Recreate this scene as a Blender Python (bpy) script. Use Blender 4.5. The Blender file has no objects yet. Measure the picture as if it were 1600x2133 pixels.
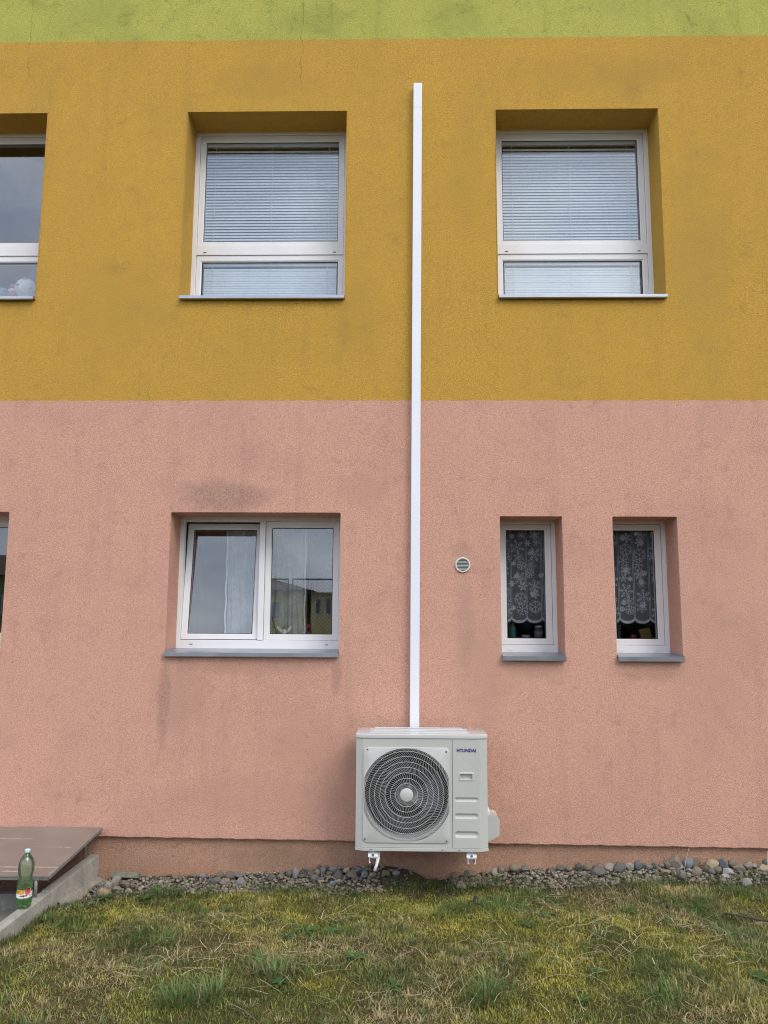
import bpy, bmesh, math, random
import numpy as np
from mathutils import Vector, Matrix
R = math.radians
random.seed(7)
rng = np.random.default_rng(11)
sc = bpy.context.scene
col = sc.collection

# ------------------------------------------------------------------ camera
cam_d = bpy.data.cameras.new('camera')
cam_d.sensor_fit = 'HORIZONTAL'; cam_d.sensor_width = 36.0
cam_d.lens = 1669.84 / 1600 * 36.0
cam_d.clip_start = 0.05; cam_d.clip_end = 2000
cam = bpy.data.objects.new('camera', cam_d); col.objects.link(cam)
cam.matrix_world = Matrix.Translation((0, -6.1, 1.84)) @ (Matrix.Rotation(R(1.1754), 4, 'Z')
    @ Matrix.Rotation(R(90 + 7.8016), 4, 'X') @ Matrix.Rotation(R(0.2975), 4, 'Z'))
sc.camera = cam

# ------------------------------------------------------------------ sky and sun
SUN = Vector((0.50, -0.66, 0.80)).normalized()
world = bpy.data.worlds.new('World'); sc.world = world; world.use_nodes = True
wt = world.node_tree; wt.nodes.clear()
def wn(t, **k):
    n = wt.nodes.new(t)
    for a, b in k.items(): setattr(n, a, b)
    return n
sky = wn('ShaderNodeTexSky', sky_type='NISHITA', sun_disc=False, sun_elevation=math.asin(SUN.z),
         sun_rotation=math.atan2(SUN.x, SUN.y), air_density=1.2, dust_density=2.0)
tc = wn('ShaderNodeTexCoord'); mp = wn('ShaderNodeMapping'); mp.inputs['Scale'].default_value = (1, 1, 2.2)
nz = wn('ShaderNodeTexNoise'); nz.inputs['Scale'].default_value = 2.6; nz.inputs['Detail'].default_value = 7; nz.inputs['Roughness'].default_value = 0.58
nz.inputs['Distortion'].default_value = 0.35
cr = wn('ShaderNodeValToRGB'); cr.color_ramp.elements[0].position = 0.30; cr.color_ramp.elements[1].position = 0.62
cr.color_ramp.elements[0].color = (0.35, 0.35, 0.35, 1)
nz2 = wn('ShaderNodeTexNoise'); nz2.inputs['Scale'].default_value = 5.0; nz2.inputs['Detail'].default_value = 6
cr2 = wn('ShaderNodeValToRGB'); cr2.color_ramp.elements[0].position = 0.3; cr2.color_ramp.elements[1].position = 0.75
cr2.color_ramp.elements[0].color = (5.8, 7.4, 10.9, 1); cr2.color_ramp.elements[1].color = (15.0, 15.4, 16.2, 1)
mx = wn('ShaderNodeMix', data_type='RGBA'); bg = wn('ShaderNodeBackground'); bg.inputs['Strength'].default_value = 0.12
wo = wn('ShaderNodeOutputWorld')
L = wt.links.new
L(tc.outputs['Generated'], mp.inputs['Vector']); L(mp.outputs['Vector'], nz.inputs['Vector']); L(mp.outputs['Vector'], nz2.inputs['Vector'])
L(nz.outputs['Fac'], cr.inputs['Fac']); L(nz2.outputs['Fac'], cr2.inputs['Fac'])
L(cr.outputs['Color'], mx.inputs[0]); L(sky.outputs['Color'], mx.inputs[6]); L(cr2.outputs['Color'], mx.inputs[7])
L(mx.outputs[2], bg.inputs['Color']); L(bg.outputs['Background'], wo.inputs['Surface'])
sun_d = bpy.data.lights.new('sun', 'SUN'); sun_d.energy = 1.3; sun_d.angle = R(28); sun_d.color = (1, 0.95, 0.88)
sun = bpy.data.objects.new('sun', sun_d); col.objects.link(sun)
sun.rotation_euler = SUN.to_track_quat('Z', 'Y').to_euler(); sun.location = SUN * 30
sc.view_settings.view_transform = 'Standard'; sc.view_settings.look = 'None'
sc.view_settings.exposure = 0.24; sc.view_settings.gamma = 1.0
try: sc.view_settings.use_curve_mapping = False
except Exception: pass
sc.render.engine = 'CYCLES'
sc.cycles.max_bounces = 8; sc.cycles.transparent_max_bounces = 24; sc.cycles.diffuse_bounces = 3
sc.cycles.use_denoising = True
sc.cycles.sample_clamp_indirect = 6; sc.cycles.filter_width = 1.1

# ------------------------------------------------------------------ material helpers
class NT:
    def __init__(s, name):
        s.m = bpy.data.materials.new(name); s.m.use_nodes = True
        s.t = s.m.node_tree; s.t.nodes.clear()
        s.out = s.n('ShaderNodeOutputMaterial')
        tcn = s.n('ShaderNodeTexCoord'); s.obj = tcn.outputs['Object']; s.gen = tcn.outputs['Generated']
    def n(s, t, **k):
        n = s.t.nodes.new(t)
        for a, b in k.items(): setattr(n, a, b)
        return n
    def put(s, sock, v):
        if isinstance(v, bpy.types.NodeSocket): s.t.links.new(v, sock)
        else:
            if sock.type == 'RGBA' and len(v) == 3: v = (*v, 1)
            sock.default_value = v
    def math(s, op, a, b=0.0, c=None, clamp=False):
        n = s.n('ShaderNodeMath', operation=op, use_clamp=clamp); s.put(n.inputs[0], a); s.put(n.inputs[1], b)
        if c is not None: s.put(n.inputs[2], c)
        return n.outputs[0]
    def map(s, v, a, b, c=0.0, d=1.0, smooth=True):
        n = s.n('ShaderNodeMapRange', interpolation_type='SMOOTHSTEP' if smooth else 'LINEAR')
        for i, x in enumerate((v, a, b, c, d)): s.put(n.inputs[i], x)
        return n.outputs[0]
    def noise(s, scale, detail=2.0, rough=0.5, dist=0.0, vec=None, stretch=None, loc=(0, 0, 0)):
        v = vec or s.obj
        if stretch or any(loc):
            mpn = s.n('ShaderNodeMapping'); s.put(mpn.inputs['Vector'], v)
            mpn.inputs['Scale'].default_value = stretch or (1, 1, 1); mpn.inputs['Location'].default_value = loc
            v = mpn.outputs[0]
        n = s.n('ShaderNodeTexNoise'); s.put(n.inputs['Vector'], v)
        n.inputs['Scale'].default_value = scale; n.inputs['Detail'].default_value = detail
        n.inputs['Roughness'].default_value = rough; n.inputs['Distortion'].default_value = dist
        return n.outputs['Fac']
    def voro(s, scale, feature='F1'):
        n = s.n('ShaderNodeTexVoronoi', feature=feature); s.put(n.inputs['Vector'], s.obj); n.inputs['Scale'].default_value = scale
        return n.outputs['Distance']
    def mix(s, f, a, b, mode='MIX'):
        n = s.n('ShaderNodeMix', data_type='RGBA', blend_type=mode); s.put(n.inputs[0], f); s.put(n.inputs[6], a); s.put(n.inputs[7], b)
        return n.outputs[2]
    def xyz(s):
        n = s.n('ShaderNodeSeparateXYZ'); s.put(n.inputs[0], s.obj); return n.outputs
    def bump(s, h, strength=0.5, dist=0.002):
        n = s.n('ShaderNodeBump'); s.put(n.inputs['Height'], h); n.inputs['Strength'].default_value = strength; n.inputs['Distance'].default_value = dist
        return n.outputs[0]
    def bsdf(s, color, rough=0.6, metal=0.0, normal=None, **kw):
        n = s.n('ShaderNodeBsdfPrincipled'); s.put(n.inputs['Base Color'], color); s.put(n.inputs['Roughness'], rough)
        s.put(n.inputs['Metallic'], metal)
        if normal is not None: s.put(n.inputs['Normal'], normal)
        for k, v in kw.items(): s.put(n.inputs[k.replace('_', ' ')], v)
        return n.outputs[0]
    def end(s, sh):
        s.t.links.new(sh, s.out.inputs['Surface']); return s.m

def plain(name, color, rough=0.5, metal=0.0, var=0.08, scale=30, bump=0.0, **kw):
    k = NT(name); nzv = k.noise(scale, 3)
    c = k.mix(k.map(nzv, 0.3, 0.7), tuple(x * (1 - var) for x in color), tuple(min(1, x * (1 + var)) for x in color))
    nrm = k.bump(nzv, bump, 0.002) if bump else None
    r = k.map(k.noise(scale * 0.3, 3), 0.3, 0.7, max(0, rough - 0.06), min(1, rough + 0.06))
    return k.end(k.bsdf(c, r, metal, nrm, **kw))

def render_mat(name, base, dirt, stains_and_patches=(), cracks=(), grain=0.25, dirtamt=0.50):
    k = NT(name); X, Y, Z = k.xyz()
    g1 = k.noise(190, 2, 0.6); g2 = k.noise(80, 2, 0.6, 0.8)
    grainv = k.math('ADD', k.math('MULTIPLY', g1, 0.65), k.math('MULTIPLY', g2, 0.35))
    c = k.mix(k.map(grainv, 0.38, 0.62), tuple(x * (1 - grain) for x in base), tuple(min(1, x * (1 + grain * 0.8)) for x in base))
    # broad mottling, vertical washes and trowel marks
    m1 = k.map(k.noise(1.1, 3, 0.65, 0.4), 0.42, 0.72)
    m2n = k.noise(4.5, 4, 0.65, 0.6, loc=(3, 0, 1)); m2 = k.map(m2n, 0.48, 0.75)
    m3 = k.map(k.noise(2.2, 3, 0.6, 0, stretch=(3.2, 1, 0.28)), 0.5, 0.78)
    d = k.math('ADD', k.math('ADD', k.math('MULTIPLY', m1, 0.40), k.math('MULTIPLY', m2, 0.36)), k.math('MULTIPLY', m3, 0.40))
    arcs = k.math('ABSOLUTE', k.math('SUBTRACT', k.noise(2.3, 3, 0.62, 2.4), 0.5))
    arcs = k.math('MULTIPLY', k.map(arcs, 0.0, 0.018, 1.0, 0.0), k.map(m2n, 0.5, 0.62))
    arc2 = k.math('ABSOLUTE', k.math('SUBTRACT', k.noise(5.5, 2, 0.6, 1.6, loc=(1, 9, 4)), 0.5))
    arc2 = k.math('MULTIPLY', k.map(arc2, 0.0, 0.026, 1.0, 0.0), k.map(m2n, 0.50, 0.38))
    d = k.math('ADD', d, k.math('MULTIPLY', k.math('ADD', arcs, arc2), 0.7))
    c = k.mix(k.math('MULTIPLY', d, dirtamt, clamp=True), c, dirt)
    edge = k.noise(7, 4, 0.65); fine = g2
    for (x0, z0, rx, rz, amt, sc_col) in stains_and_patches:
        ax = k.math('DIVIDE', k.math('SUBTRACT', X, x0), rx); az = k.math('DIVIDE', k.math('SUBTRACT', Z, z0), rz)
        r2 = k.math('ADD', k.math('MULTIPLY', ax, ax), k.math('MULTIPLY', az, az))
        r2 = k.math('ADD', r2, k.math('MULTIPLY', k.math('SUBTRACT', edge, 0.5), 2.0))
        f = k.map(r2, 0.0, 1.15, 1.0, 0.0)
        f = k.math('MULTIPLY', f, k.math('MULTIPLY', k.map(fine, 0.40, 0.60, 0.12, 1.0), amt), clamp=True)
        c = k.mix(f, c, sc_col)
    for (x0, za, zb, w) in cracks:
        wob = k.math('MULTIPLY', k.math('SUBTRACT', k.noise(3.5, 5, 0.7, stretch=(0.05, 1, 1), loc=(x0, 0, 0)), 0.5), 0.16)
        dx = k.math('ABSOLUTE', k.math('SUBTRACT', k.math('SUBTRACT', X, x0), wob))
        f = k.math('MULTIPLY', k.math('MULTIPLY', k.map(dx, 0.0, w, 0.55, 0.0), k.map(k.noise(11, 3), 0.35, 0.6, 0.15, 1.0)), k.math('MULTIPLY', k.map(Z, za, za + 0.12), k.map(Z, zb - 0.05, zb, 1.0, 0.0)))
        c = k.mix(f, c, tuple(x * 0.35 for x in dirt))
    h = grainv
    return k.end(k.bsdf(c, 0.92, 0, k.bump(h, 1.0, 0.012), Specular_IOR_Level=0.2))

def glass_mat(name, ior=2.1, tint=(0.885, 0.915, 0.93)):
    k = NT(name); fr = k.n('ShaderNodeFresnel'); ge = k.n('ShaderNodeNewGeometry')
    k.put(fr.inputs['IOR'], k.math('ADD', k.math('MULTIPLY', ge.outputs['Backfacing'], 1 / ior - ior), ior))   # same reflectance on both faces
    tr = k.n('ShaderNodeBsdfTransparent'); k.put(tr.inputs[0], tint)
    gl = k.n('ShaderNodeBsdfGlossy'); gl.inputs['Roughness'].default_value = 0.0
    ms = k.n('ShaderNodeMixShader'); k.put(ms.inputs[0], fr.outputs[0]); k.put(ms.inputs[1], tr.outputs[0]); k.put(ms.inputs[2], gl.outputs[0])
    return k.end(ms.outputs[0])

def cloth_mat(name, color, opacity, translucent=0.5, weave=0):
    k = NT(name); df = k.n('ShaderNodeBsdfDiffuse'); k.put(df.inputs[0], color)
    tl = k.n('ShaderNodeBsdfTranslucent'); k.put(tl.inputs[0], color)
    m1 = k.n('ShaderNodeMixShader'); m1.inputs[0].default_value = translucent; k.put(m1.inputs[1], df.outputs[0]); k.put(m1.inputs[2], tl.outputs[0])
    tr = k.n('ShaderNodeBsdfTransparent'); m2 = k.n('ShaderNodeMixShader')
    k.put(m2.inputs[0], k.map(k.noise(weave or 12, 3), 0.3, 0.7, max(0, opacity - 0.08), min(1, opacity + 0.08)))
    k.put(m2.inputs[1], tr.outputs[0]); k.put(m2.inputs[2], m1.outputs[0])
    return k.end(m2.outputs[0])

def attr_mat(name, rough=0.7, trans=0.25):
    k = NT(name); a = k.n('ShaderNodeVertexColor'); a.layer_name = 'tint'
    b = k.bsdf(a.outputs[0], rough, 0, None, Specular_IOR_Level=0.25)
    tl = k.n('ShaderNodeBsdfTranslucent'); k.put(tl.inputs[0], a.outputs[0])
    ms = k.n('ShaderNodeMixShader'); ms.inputs[0].default_value = trans; k.put(ms.inputs[1], b); k.put(ms.inputs[2], tl.outputs[0])
    return k.end(ms.outputs[0])

# ------------------------------------------------------------------ mesh helpers
def link_mesh(name, me, mat=None, parent=None, smooth=False):
    o = bpy.data.objects.new(name, me); col.objects.link(o)
    if mat: me.materials.append(mat)
    if smooth: me.polygons.foreach_set('use_smooth', [True] * len(me.polygons))
    if parent: o.parent = parent
    return o
class MB:
    def __init__(s): s.v = []; s.f = []
    def quad(s, a, b, c, d): i = len(s.v); s.v += [a, b, c, d]; s.f.append((i, i + 1, i + 2, i + 3)); return s
    def box(s, x0, x1, y0, y1, z0, z1):
        i = len(s.v)
        s.v += [(x0, y0, z0), (x1, y0, z0), (x1, y1, z0), (x0, y1, z0), (x0, y0, z1), (x1, y0, z1), (x1, y1, z1), (x0, y1, z1)]
        for f in ((0, 3, 2, 1), (4, 5, 6, 7), (0, 1, 5, 4), (1, 2, 6, 5), (2, 3, 7, 6), (3, 0, 4, 7)): s.f.append(tuple(i + q for q in f))
        return s
    def prism(s, pts, z0, z1):                      # plan polygon (x, y), counter-clockwise
        i = len(s.v); n = len(pts)
        s.v += [(p[0], p[1], z0) for p in pts] + [(p[0], p[1], z1) for p in pts]
        s.f.append(tuple(i + q for q in reversed(range(n)))); s.f.append(tuple(i + n + q for q in range(n)))
        for q in range(n): r = (q + 1) % n; s.f.append((i + q, i + r, i + n + r, i + n + q))
        return s
    def extrude_x(s, prof, x0, x1):                 # profile (y, z)
        i = len(s.v); n = len(prof)
        s.v += [(x0, p[0], p[1]) for p in prof] + [(x1, p[0], p[1]) for p in prof]
        s.f.append(tuple(i + q for q in range(n))); s.f.append(tuple(i + n + q for q in reversed(range(n))))
        for q in range(n): r = (q + 1) % n; s.f.append((i + r, i + q, i + n + q, i + n + r))
        return s
    def tube(s, pts, r, n=10, caps=True):
        pts = [Vector(p) for p in pts]; i0 = len(s.v); k = len(pts)
        rs = r if isinstance(r, (list, tuple)) else [r] * k
        up = None
        for j, p in enumerate(pts):
            t = (pts[min(j + 1, k - 1)] - pts[max(j - 1, 0)]).normalized()
            a = Vector((0, 0, 1)) if abs(t.z) < 0.9 else Vector((1, 0, 0))
            u = t.cross(a).normalized() if up is None else (up - t * up.dot(t)).normalized()
            up = u; w = t.cross(u)
            for q in range(n):
                an = 2 * math.pi * q / n; s.v.append(tuple(p + (u * math.cos(an) + w * math.sin(an)) * rs[j]))
        for j in range(k - 1):
            for q in range(n):
                a = i0 + j * n + q; b = i0 + j * n + (q + 1) % n; s.f.append((a, b, b + n, a + n))
        if caps: s.f.append(tuple(i0 + q for q in reversed(range(n)))); s.f.append(tuple(i0 + (k - 1) * n + q for q in range(n)))
        return s
    def lathe(s, prof, cx, cy, cz, n=24, axis='z'):  # profile (radius, height)
        i0 = len(s.v); k = len(prof)
        for r, h in prof:
            for q in range(n):
                an = 2 * math.pi * q / n; a, b = r * math.cos(an), r * math.sin(an)
                s.v.append((cx + a, cy + b, cz + h) if axis == 'z' else (cx + a, cy + h, cz + b))
        for j in range(k - 1):
            for q in range(n):
                a = i0 + j * n + q; b = i0 + j * n + (q + 1) % n
                s.f.append((a, b, b + n, a + n) if axis == 'z' else (b, a, a + n, b + n))
        return s
    def ring(s, x0, x1, z0, z1, wl, wr, wb, wt, yf, yb, ch=0.010, gap=0.0005):   # mitred frame, front at yf
        prof = [(0, yb), (0, yf), ('c', yf), (1, yf + ch), (1, yb)]
        def corner(side, t):
            ins = {'l': wl, 'r': wr, 'b': wb, 't': wt}
            k2 = {q: (ins[q] * t if t in (0, 1) else ins[q] - ch) for q in ins}
            return (x0 + k2['l'], x1 - k2['r'], z0 + k2['b'], z1 - k2['t'])
        for sd in 'lrbt':
            A = []; B = []
            for t, y in prof:
                tt = t if t in (0, 1) else 0.5
                a, b, c, d = corner(sd, tt)
                if sd == 'l': A.append((a, y, c + gap)); B.append((a, y, d - gap))
                if sd == 'r': A.append((b, y, d - gap)); B.append((b, y, c + gap))
                if sd == 'b': A.append((b - gap, y, c)); B.append((a + gap, y, c))
                if sd == 't': A.append((a + gap, y, d)); B.append((b - gap, y, d))
            i = len(s.v); n = len(prof); s.v += A + B
            for q in range(n): r = (q + 1) % n; s.f.append((i + q, i + r, i + n + r, i + n + q))
            s.f.append(tuple(i + q for q in reversed(range(n)))); s.f.append(tuple(i + n + q for q in range(n)))
        return s
    def mesh(s, name):
        me = bpy.data.meshes.new(name); me.from_pydata(s.v, [], s.f); me.update(); return me
    def build(s, name, mat, parent=None, smooth=False, bevel=0.0, seg=2, fix=True):
        me = s.mesh(name)
        if bevel or fix:
            bm = bmesh.new(); bm.from_mesh(me)
            if bevel:
                bmesh.ops.remove_doubles(bm, verts=bm.verts, dist=1e-6)
                bmesh.ops.bevel(bm, geom=[e for e in bm.edges if e.is_manifold and e.calc_face_angle(0) > 0.5], offset=bevel, segments=seg, affect='EDGES', profile=0.6)
            bmesh.ops.recalc_face_normals(bm, faces=bm.faces); bm.to_mesh(me); bm.free()
        o = link_mesh(name, me, mat, parent, smooth)
        return o
def smooth_by_angle(o, deg=35):
    me = o.data; me.polygons.foreach_set('use_smooth', [True] * len(me.polygons))
    bm = bmesh.new(); bm.from_mesh(me)
    for e in bm.edges:
        e.smooth = not (e.is_manifold and e.calc_face_angle(0) > R(deg))
    bm.to_mesh(me); bm.free()
def tag(o, label, cat, group=None):
    o['label'] = label; o['category'] = cat
    if group: o['group'] = group
    return o
def empty(name, loc=(0, 0, 0)):
    o = bpy.data.objects.new(name, None); col.objects.link(o); o.location = loc; o.empty_display_size = 0.1; return o
def struct(o): o['kind'] = 'structure'; return o
def stuff(o): o['kind'] = 'stuff'; return o
def keep(child, parent):                            # parent without moving
    child.parent = parent; child.matrix_parent_inverse = Matrix.Translation(parent.location).inverted(); return child
def lattice(x, y, scale, seed):
    r = np.random.default_rng(seed).random((64, 64)); u = np.asarray(x) / scale + 17; v = np.asarray(y) / scale + 23
    i = np.floor(u).astype(int); j = np.floor(v).astype(int); a = u - i; b = v - j; a = a * a * (3 - 2 * a); b = b * b * (3 - 2 * b)
    g = lambda p, q: r[p % 64, q % 64]
    return (g(i, j) * (1 - a) + g(i + 1, j) * a) * (1 - b) + (g(i, j + 1) * (1 - a) + g(i + 1, j + 1) * a) * b
def fbm(x, y, scale, seed): return (lattice(x, y, scale, seed) + 0.5 * lattice(x, y, scale / 2.1, seed + 1) + 0.25 * lattice(x, y, scale / 4.3, seed + 2)) / 1.75

# ------------------------------------------------------------------ lie of the land
GX = [-2.25,-2.05,-1.3,-.8,-.45,-.25,-.05,.08,.2,.3,.42,.6,.92,1.6,2.3,2.6,4,9]
GW = [-.06,-.02,.0,.03,.05,.07,.075,.05,-.01,-.02,.01,.035,.06,.08,.10,.10,.10,.10]
GB = [-.05,-.03,-.02,-.02,-.02,-.02,-.02,-.02,-.03,-.03,-.02,.0,.0,.02,.03,.03,.03,.03]
def hgt(x, y):
    x = np.asarray(x, float); y = np.asarray(y, float)
    w = np.interp(x, GX, GW); b = np.interp(x, GX, GB)
    t = np.clip(-y / np.interp(x, [.6, 1.4], [.34, .22]), 0, 1); t = t * t * (3 - 2 * t)
    r = np.clip((-y - .3) / 1.3, 0, 1)
    h = w * (1 - t) + b * t + .10 * r * np.clip(1.15 - .2 * (x + 2.2), .25, 1)
    n = .010 * np.sin(x * 5.1 + 1.3 * np.sin(y * 4)) + .008 * np.sin(y * 7.3 + x * 2.2) + .005 * np.sin(x * 13 + y * 9)
    return h + n * np.clip(-y * 3, 0, 1)
def grass_edge(x): return np.interp(x, [-2.2, -1.9, -1.43, -.44, -.1, .23, .4, .9, 1.57, 2.4, 5], [-.75, -.43, -.31, -.29, -.24, -.12, -.17, -.22, -.16, -.15, -.15])

# ------------------------------------------------------------------ materials
GREY = (0.16, 0.15, 0.12)
ORANGE = render_mat('orange_render', (0.610, 0.352, 0.062), (0.37, 0.235, 0.065),
    stains_and_patches=[(-1.1, 6.3, 0.5, 0.22, 0.35, (0.33, 0.2, 0.06)), (1.6, 6.35, 0.9, 0.2, 0.3, (0.36, 0.22, 0.06)), (-2.3, 4.3, 0.5, 0.5, 0.3, (0.36, 0.23, 0.06)),
            (0.52, 5.5, 0.16, 0.7, 0.3, (0.37, 0.24, 0.06)), (-0.3, 4.2, 0.25, 0.5, 0.28, (0.36, 0.22, 0.06)), (2.4, 4.6, 0.3, 1.2, 0.3, (0.36, 0.24, 0.07))],
    cracks=[(-0.83, 6.12, 6.8, 0.006), (-3.13, 6.25, 6.8, 0.007)])
PINK = render_mat('pink_render', (0.705, 0.384, 0.277), (0.42, 0.245, 0.177),
    stains_and_patches=[(-1.38, 2.80, 0.46, 0.17, 0.62, (0.19, 0.145, 0.125)), (-0.30, 2.85, 0.26, 0.17, 0.26, (0.28, 0.18, 0.14)),
            (-1.765, 1.26, 0.055, 0.42, 0.60, (0.24, 0.17, 0.12)), (-1.66, 1.30, 0.22, 0.36, 0.35, (0.33, 0.22, 0.15)), (-0.475, 1.44, 0.05, 0.16, 0.55, (0.26, 0.18, 0.12)),
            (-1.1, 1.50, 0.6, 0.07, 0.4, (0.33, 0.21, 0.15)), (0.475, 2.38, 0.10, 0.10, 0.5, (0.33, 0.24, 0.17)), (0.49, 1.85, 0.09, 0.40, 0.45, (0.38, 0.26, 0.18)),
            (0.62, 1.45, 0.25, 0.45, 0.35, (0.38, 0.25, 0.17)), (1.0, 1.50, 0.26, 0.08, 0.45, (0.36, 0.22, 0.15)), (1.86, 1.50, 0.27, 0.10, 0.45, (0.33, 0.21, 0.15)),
            (2.3, 1.6, 0.4, 0.9, 0.25, (0.42, 0.25, 0.18)),
            (-0.55, 0.95, 0.5, 0.3, 0.3, (0.40, 0.24, 0.16)), (-1.0, 0.55, 0.8, 0.2, 0.25, (0.42, 0.25, 0.17))])
GREEN = render_mat('lime_render', (0.50, 0.48, 0.105), (0.25, 0.26, 0.06),
    stains_and_patches=[(-0.7, 6.85, 0.35, 0.16, 0.45, (0.22, 0.24, 0.06)), (0.45, 6.85, 0.3, 0.2, 0.45, (0.24, 0.26, 0.06)), (-2.5, 6.95, 0.4, 0.2, 0.35, (0.25, 0.27, 0.07)), (1.9, 7.0, 0.4, 0.2, 0.3, (0.28, 0.3, 0.08))],
    cracks=[(-0.83, 6.55, 7.6, 0.006), (-3.13, 6.55, 7.6, 0.007)], dirtamt=0.75)
PLINTH = render_mat('plinth_render', (0.50, 0.288, 0.190), (0.27, 0.175, 0.12),
    stains_and_patches=[(-0.95, 0.12, 0.38, 0.12, 0.7, (0.22, 0.155, 0.10)), (-1.6, 0.02, 0.6, 0.05, 0.5, (0.50, 0.22, 0.11)), (-0.2, 0.10, 0.30, 0.14, 0.6, (0.20, 0.13, 0.085)), (0.15, 0.08, 0.30, 0.14, 0.5, (0.22, 0.13, 0.08)), (1.3, 0.14, 0.4, 0.06, 0.35, (0.34, 0.18, 0.10))])  # the middle entries darken the plinth under the outdoor unit
PVC = plain('white_pvc', (0.77, 0.755, 0.735), 0.35, var=0.03, scale=4)
PVC_IN = plain('white_inner_board', (0.62, 0.62, 0.60), 0.4, var=0.03)
GASKET = plain('black_rubber', (0.012, 0.012, 0.013), 0.6)
ZINC = plain('galvanised_steel', (0.40, 0.42, 0.46), 0.34, 0.85, var=0.07, scale=9)
GLASS = glass_mat('window_glass')
ROOM = plain('room_plaster', (0.30, 0.27, 0.23), 0.9, var=0.1, scale=3)
DUCT = plain('white_trunking', (0.80, 0.805, 0.84), 0.38, var=0.015, scale=3)
ACW = plain('unit_enamel', (0.50, 0.495, 0.450), 0.32, var=0.02, scale=5, Coat_Weight=0.2)
ACG = plain('unit_guard', (0.52, 0.515, 0.475), 0.38, var=0.02)
ACLID = plain('unit_lid_enamel', (0.58, 0.58, 0.555), 0.16, var=0.02, scale=5, Coat_Weight=0.5)
DARK = plain('fan_black', (0.010, 0.010, 0.013), 0.45)
FANB = plain('fan_blade_plastic', (0.030, 0.031, 0.045), 0.35)
SCREW = plain('screw_steel', (0.30, 0.30, 0.30), 0.4, 0.8)
WSTEEL = plain('white_powder_coat', (0.78, 0.78, 0.78), 0.4, var=0.02)
INK = plain('dark_blue_ink', (0.020, 0.012, 0.16), 0.5, var=0.02)
BLIND = plain('blind_slat_paint', (0.84, 0.85, 0.85), 0.4, var=0.03, scale=8)
CORD = plain('blind_cord', (0.80, 0.80, 0.78), 0.8)

# ------------------------------------------------------------------ the building
bld = empty('apartment_building', (0, 0, 0))
tag(bld, 'rendered block of flats with lime, orange and pink bands and recessed white windows', 'building')
REV = 0.285                                          # depth of the window recesses
UP = [(-5.60, -4.26), (-4.24, -2.94), (-1.767, -0.449), (0.775, 2.101), (3.30, 4.62)]
UZ = (4.43, 6.02); LZ = (1.632, 2.671); NZ = (1.608, 2.646)
def wall_sheet(name, x0, x1, zlo, zhi, holes, mat, slope=0.0, ledge=None):
    xs = sorted({x0, x1, *[h[0] for h in holes], *[h[1] for h in holes], *np.arange(-3.8, 3.8, 0.03).round(3)})
    zs = sorted({zlo, zhi, *[h[2] for h in holes], *[h[3] for h in holes]})
    wob = lambda x: 0.0016 * math.sin(x * 23.0) + 0.0013 * math.sin(x * 61 + 1) + 0.0010 * math.sin(x * 139 + 2)   # hand-masked paint line
    zz = lambda x, z: (z - (slope * x if z == zlo else 0) + wob(x)) if z in (zlo, zhi) else z
    b = MB()
    for i in range(len(xs) - 1):
        for j in range(len(zs) - 1):
            cx, cz = (xs[i] + xs[i + 1]) / 2, (zs[j] + zs[j + 1]) / 2
            if any(h[0] < cx < h[1] and h[2] < cz < h[3] for h in holes): continue
            b.quad((xs[i], 0, zz(xs[i], zs[j])), (xs[i + 1], 0, zz(xs[i + 1], zs[j])), (xs[i + 1], 0, zz(xs[i + 1], zs[j + 1])), (xs[i], 0, zz(xs[i], zs[j + 1])))
        if ledge:
            b.quad((xs[i], ledge, zz(xs[i], zlo)), (xs[i + 1], ledge, zz(xs[i + 1], zlo)), (xs[i + 1], 0, zz(xs[i + 1], zlo)), (xs[i], 0, zz(xs[i], zlo)))
    for a, c, d, e in holes:
        yb = REV + 0.075
        b.quad((a, 0, d), (a, 0, e), (a, yb, e), (a, yb, d)); b.quad((c, 0, e), (c, 0, d), (c, yb, d), (c, yb, e))
        b.quad((a, 0, e), (c, 0, e), (c, yb, e), (a, yb, e)); b.quad((c, 0, d), (a, 0, d), (a, yb, d), (c, yb, d))
    o = b.build(name, mat, bld, fix=False)
    bm = bmesh.new(); bm.from_mesh(o.data); bmesh.ops.remove_doubles(bm, verts=bm.verts, dist=1e-5)
    ed = [e for e in bm.edges if e.is_manifold and e.calc_face_angle(0) > 0.8]
    bmesh.ops.bevel(bm, geom=ed, offset=0.005, segments=2, affect='EDGES'); bmesh.ops.recalc_face_normals(bm, faces=bm.faces)
    bm.to_mesh(o.data); bm.free(); return o
up_h = [(a, c, 4.392, UZ[1]) for a, c in UP]
low_h = [(-4.33, -3.03, 1.586, LZ[1]), (-1.771, -0.459, 1.586, LZ[1]), (0.762, 1.236, 1.574, NZ[1]), (1.618, 2.108, 1.574, NZ[1]), (3.32, 4.60, 1.586, LZ[1])]
wall_sheet('orange_wall', -10, 10, 3.557, 6.668, up_h, ORANGE)
wall_sheet('pink_wall', -10, 10, 0.254, 3.557, low_h, PINK, slope=0.0068, ledge=0.042)
g = wall_sheet('lime_wall', -10, 10, 6.668, 9.4, [], GREEN)
MB().quad((-10, 0.040, -0.6), (10, 0.040, -0.6), (10, 0.040, 0.36), (-10, 0.040, 0.36)).build('plinth', PLINTH, bld, fix=False)
sh = MB(); sh.quad((-10, 0, -.6), (-10, 0, 9.4), (-10, 11, 9.4), (-10, 11, -.6)); sh.quad((10, 0, -.6), (10, 11, -.6), (10, 11, 9.4), (10, 0, 9.4))
sh.quad((-10, 11, -.6), (-10, 11, 9.4), (10, 11, 9.4), (10, 11, -.6)); sh.build('outer_wall', ORANGE, bld, fix=False)
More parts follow.
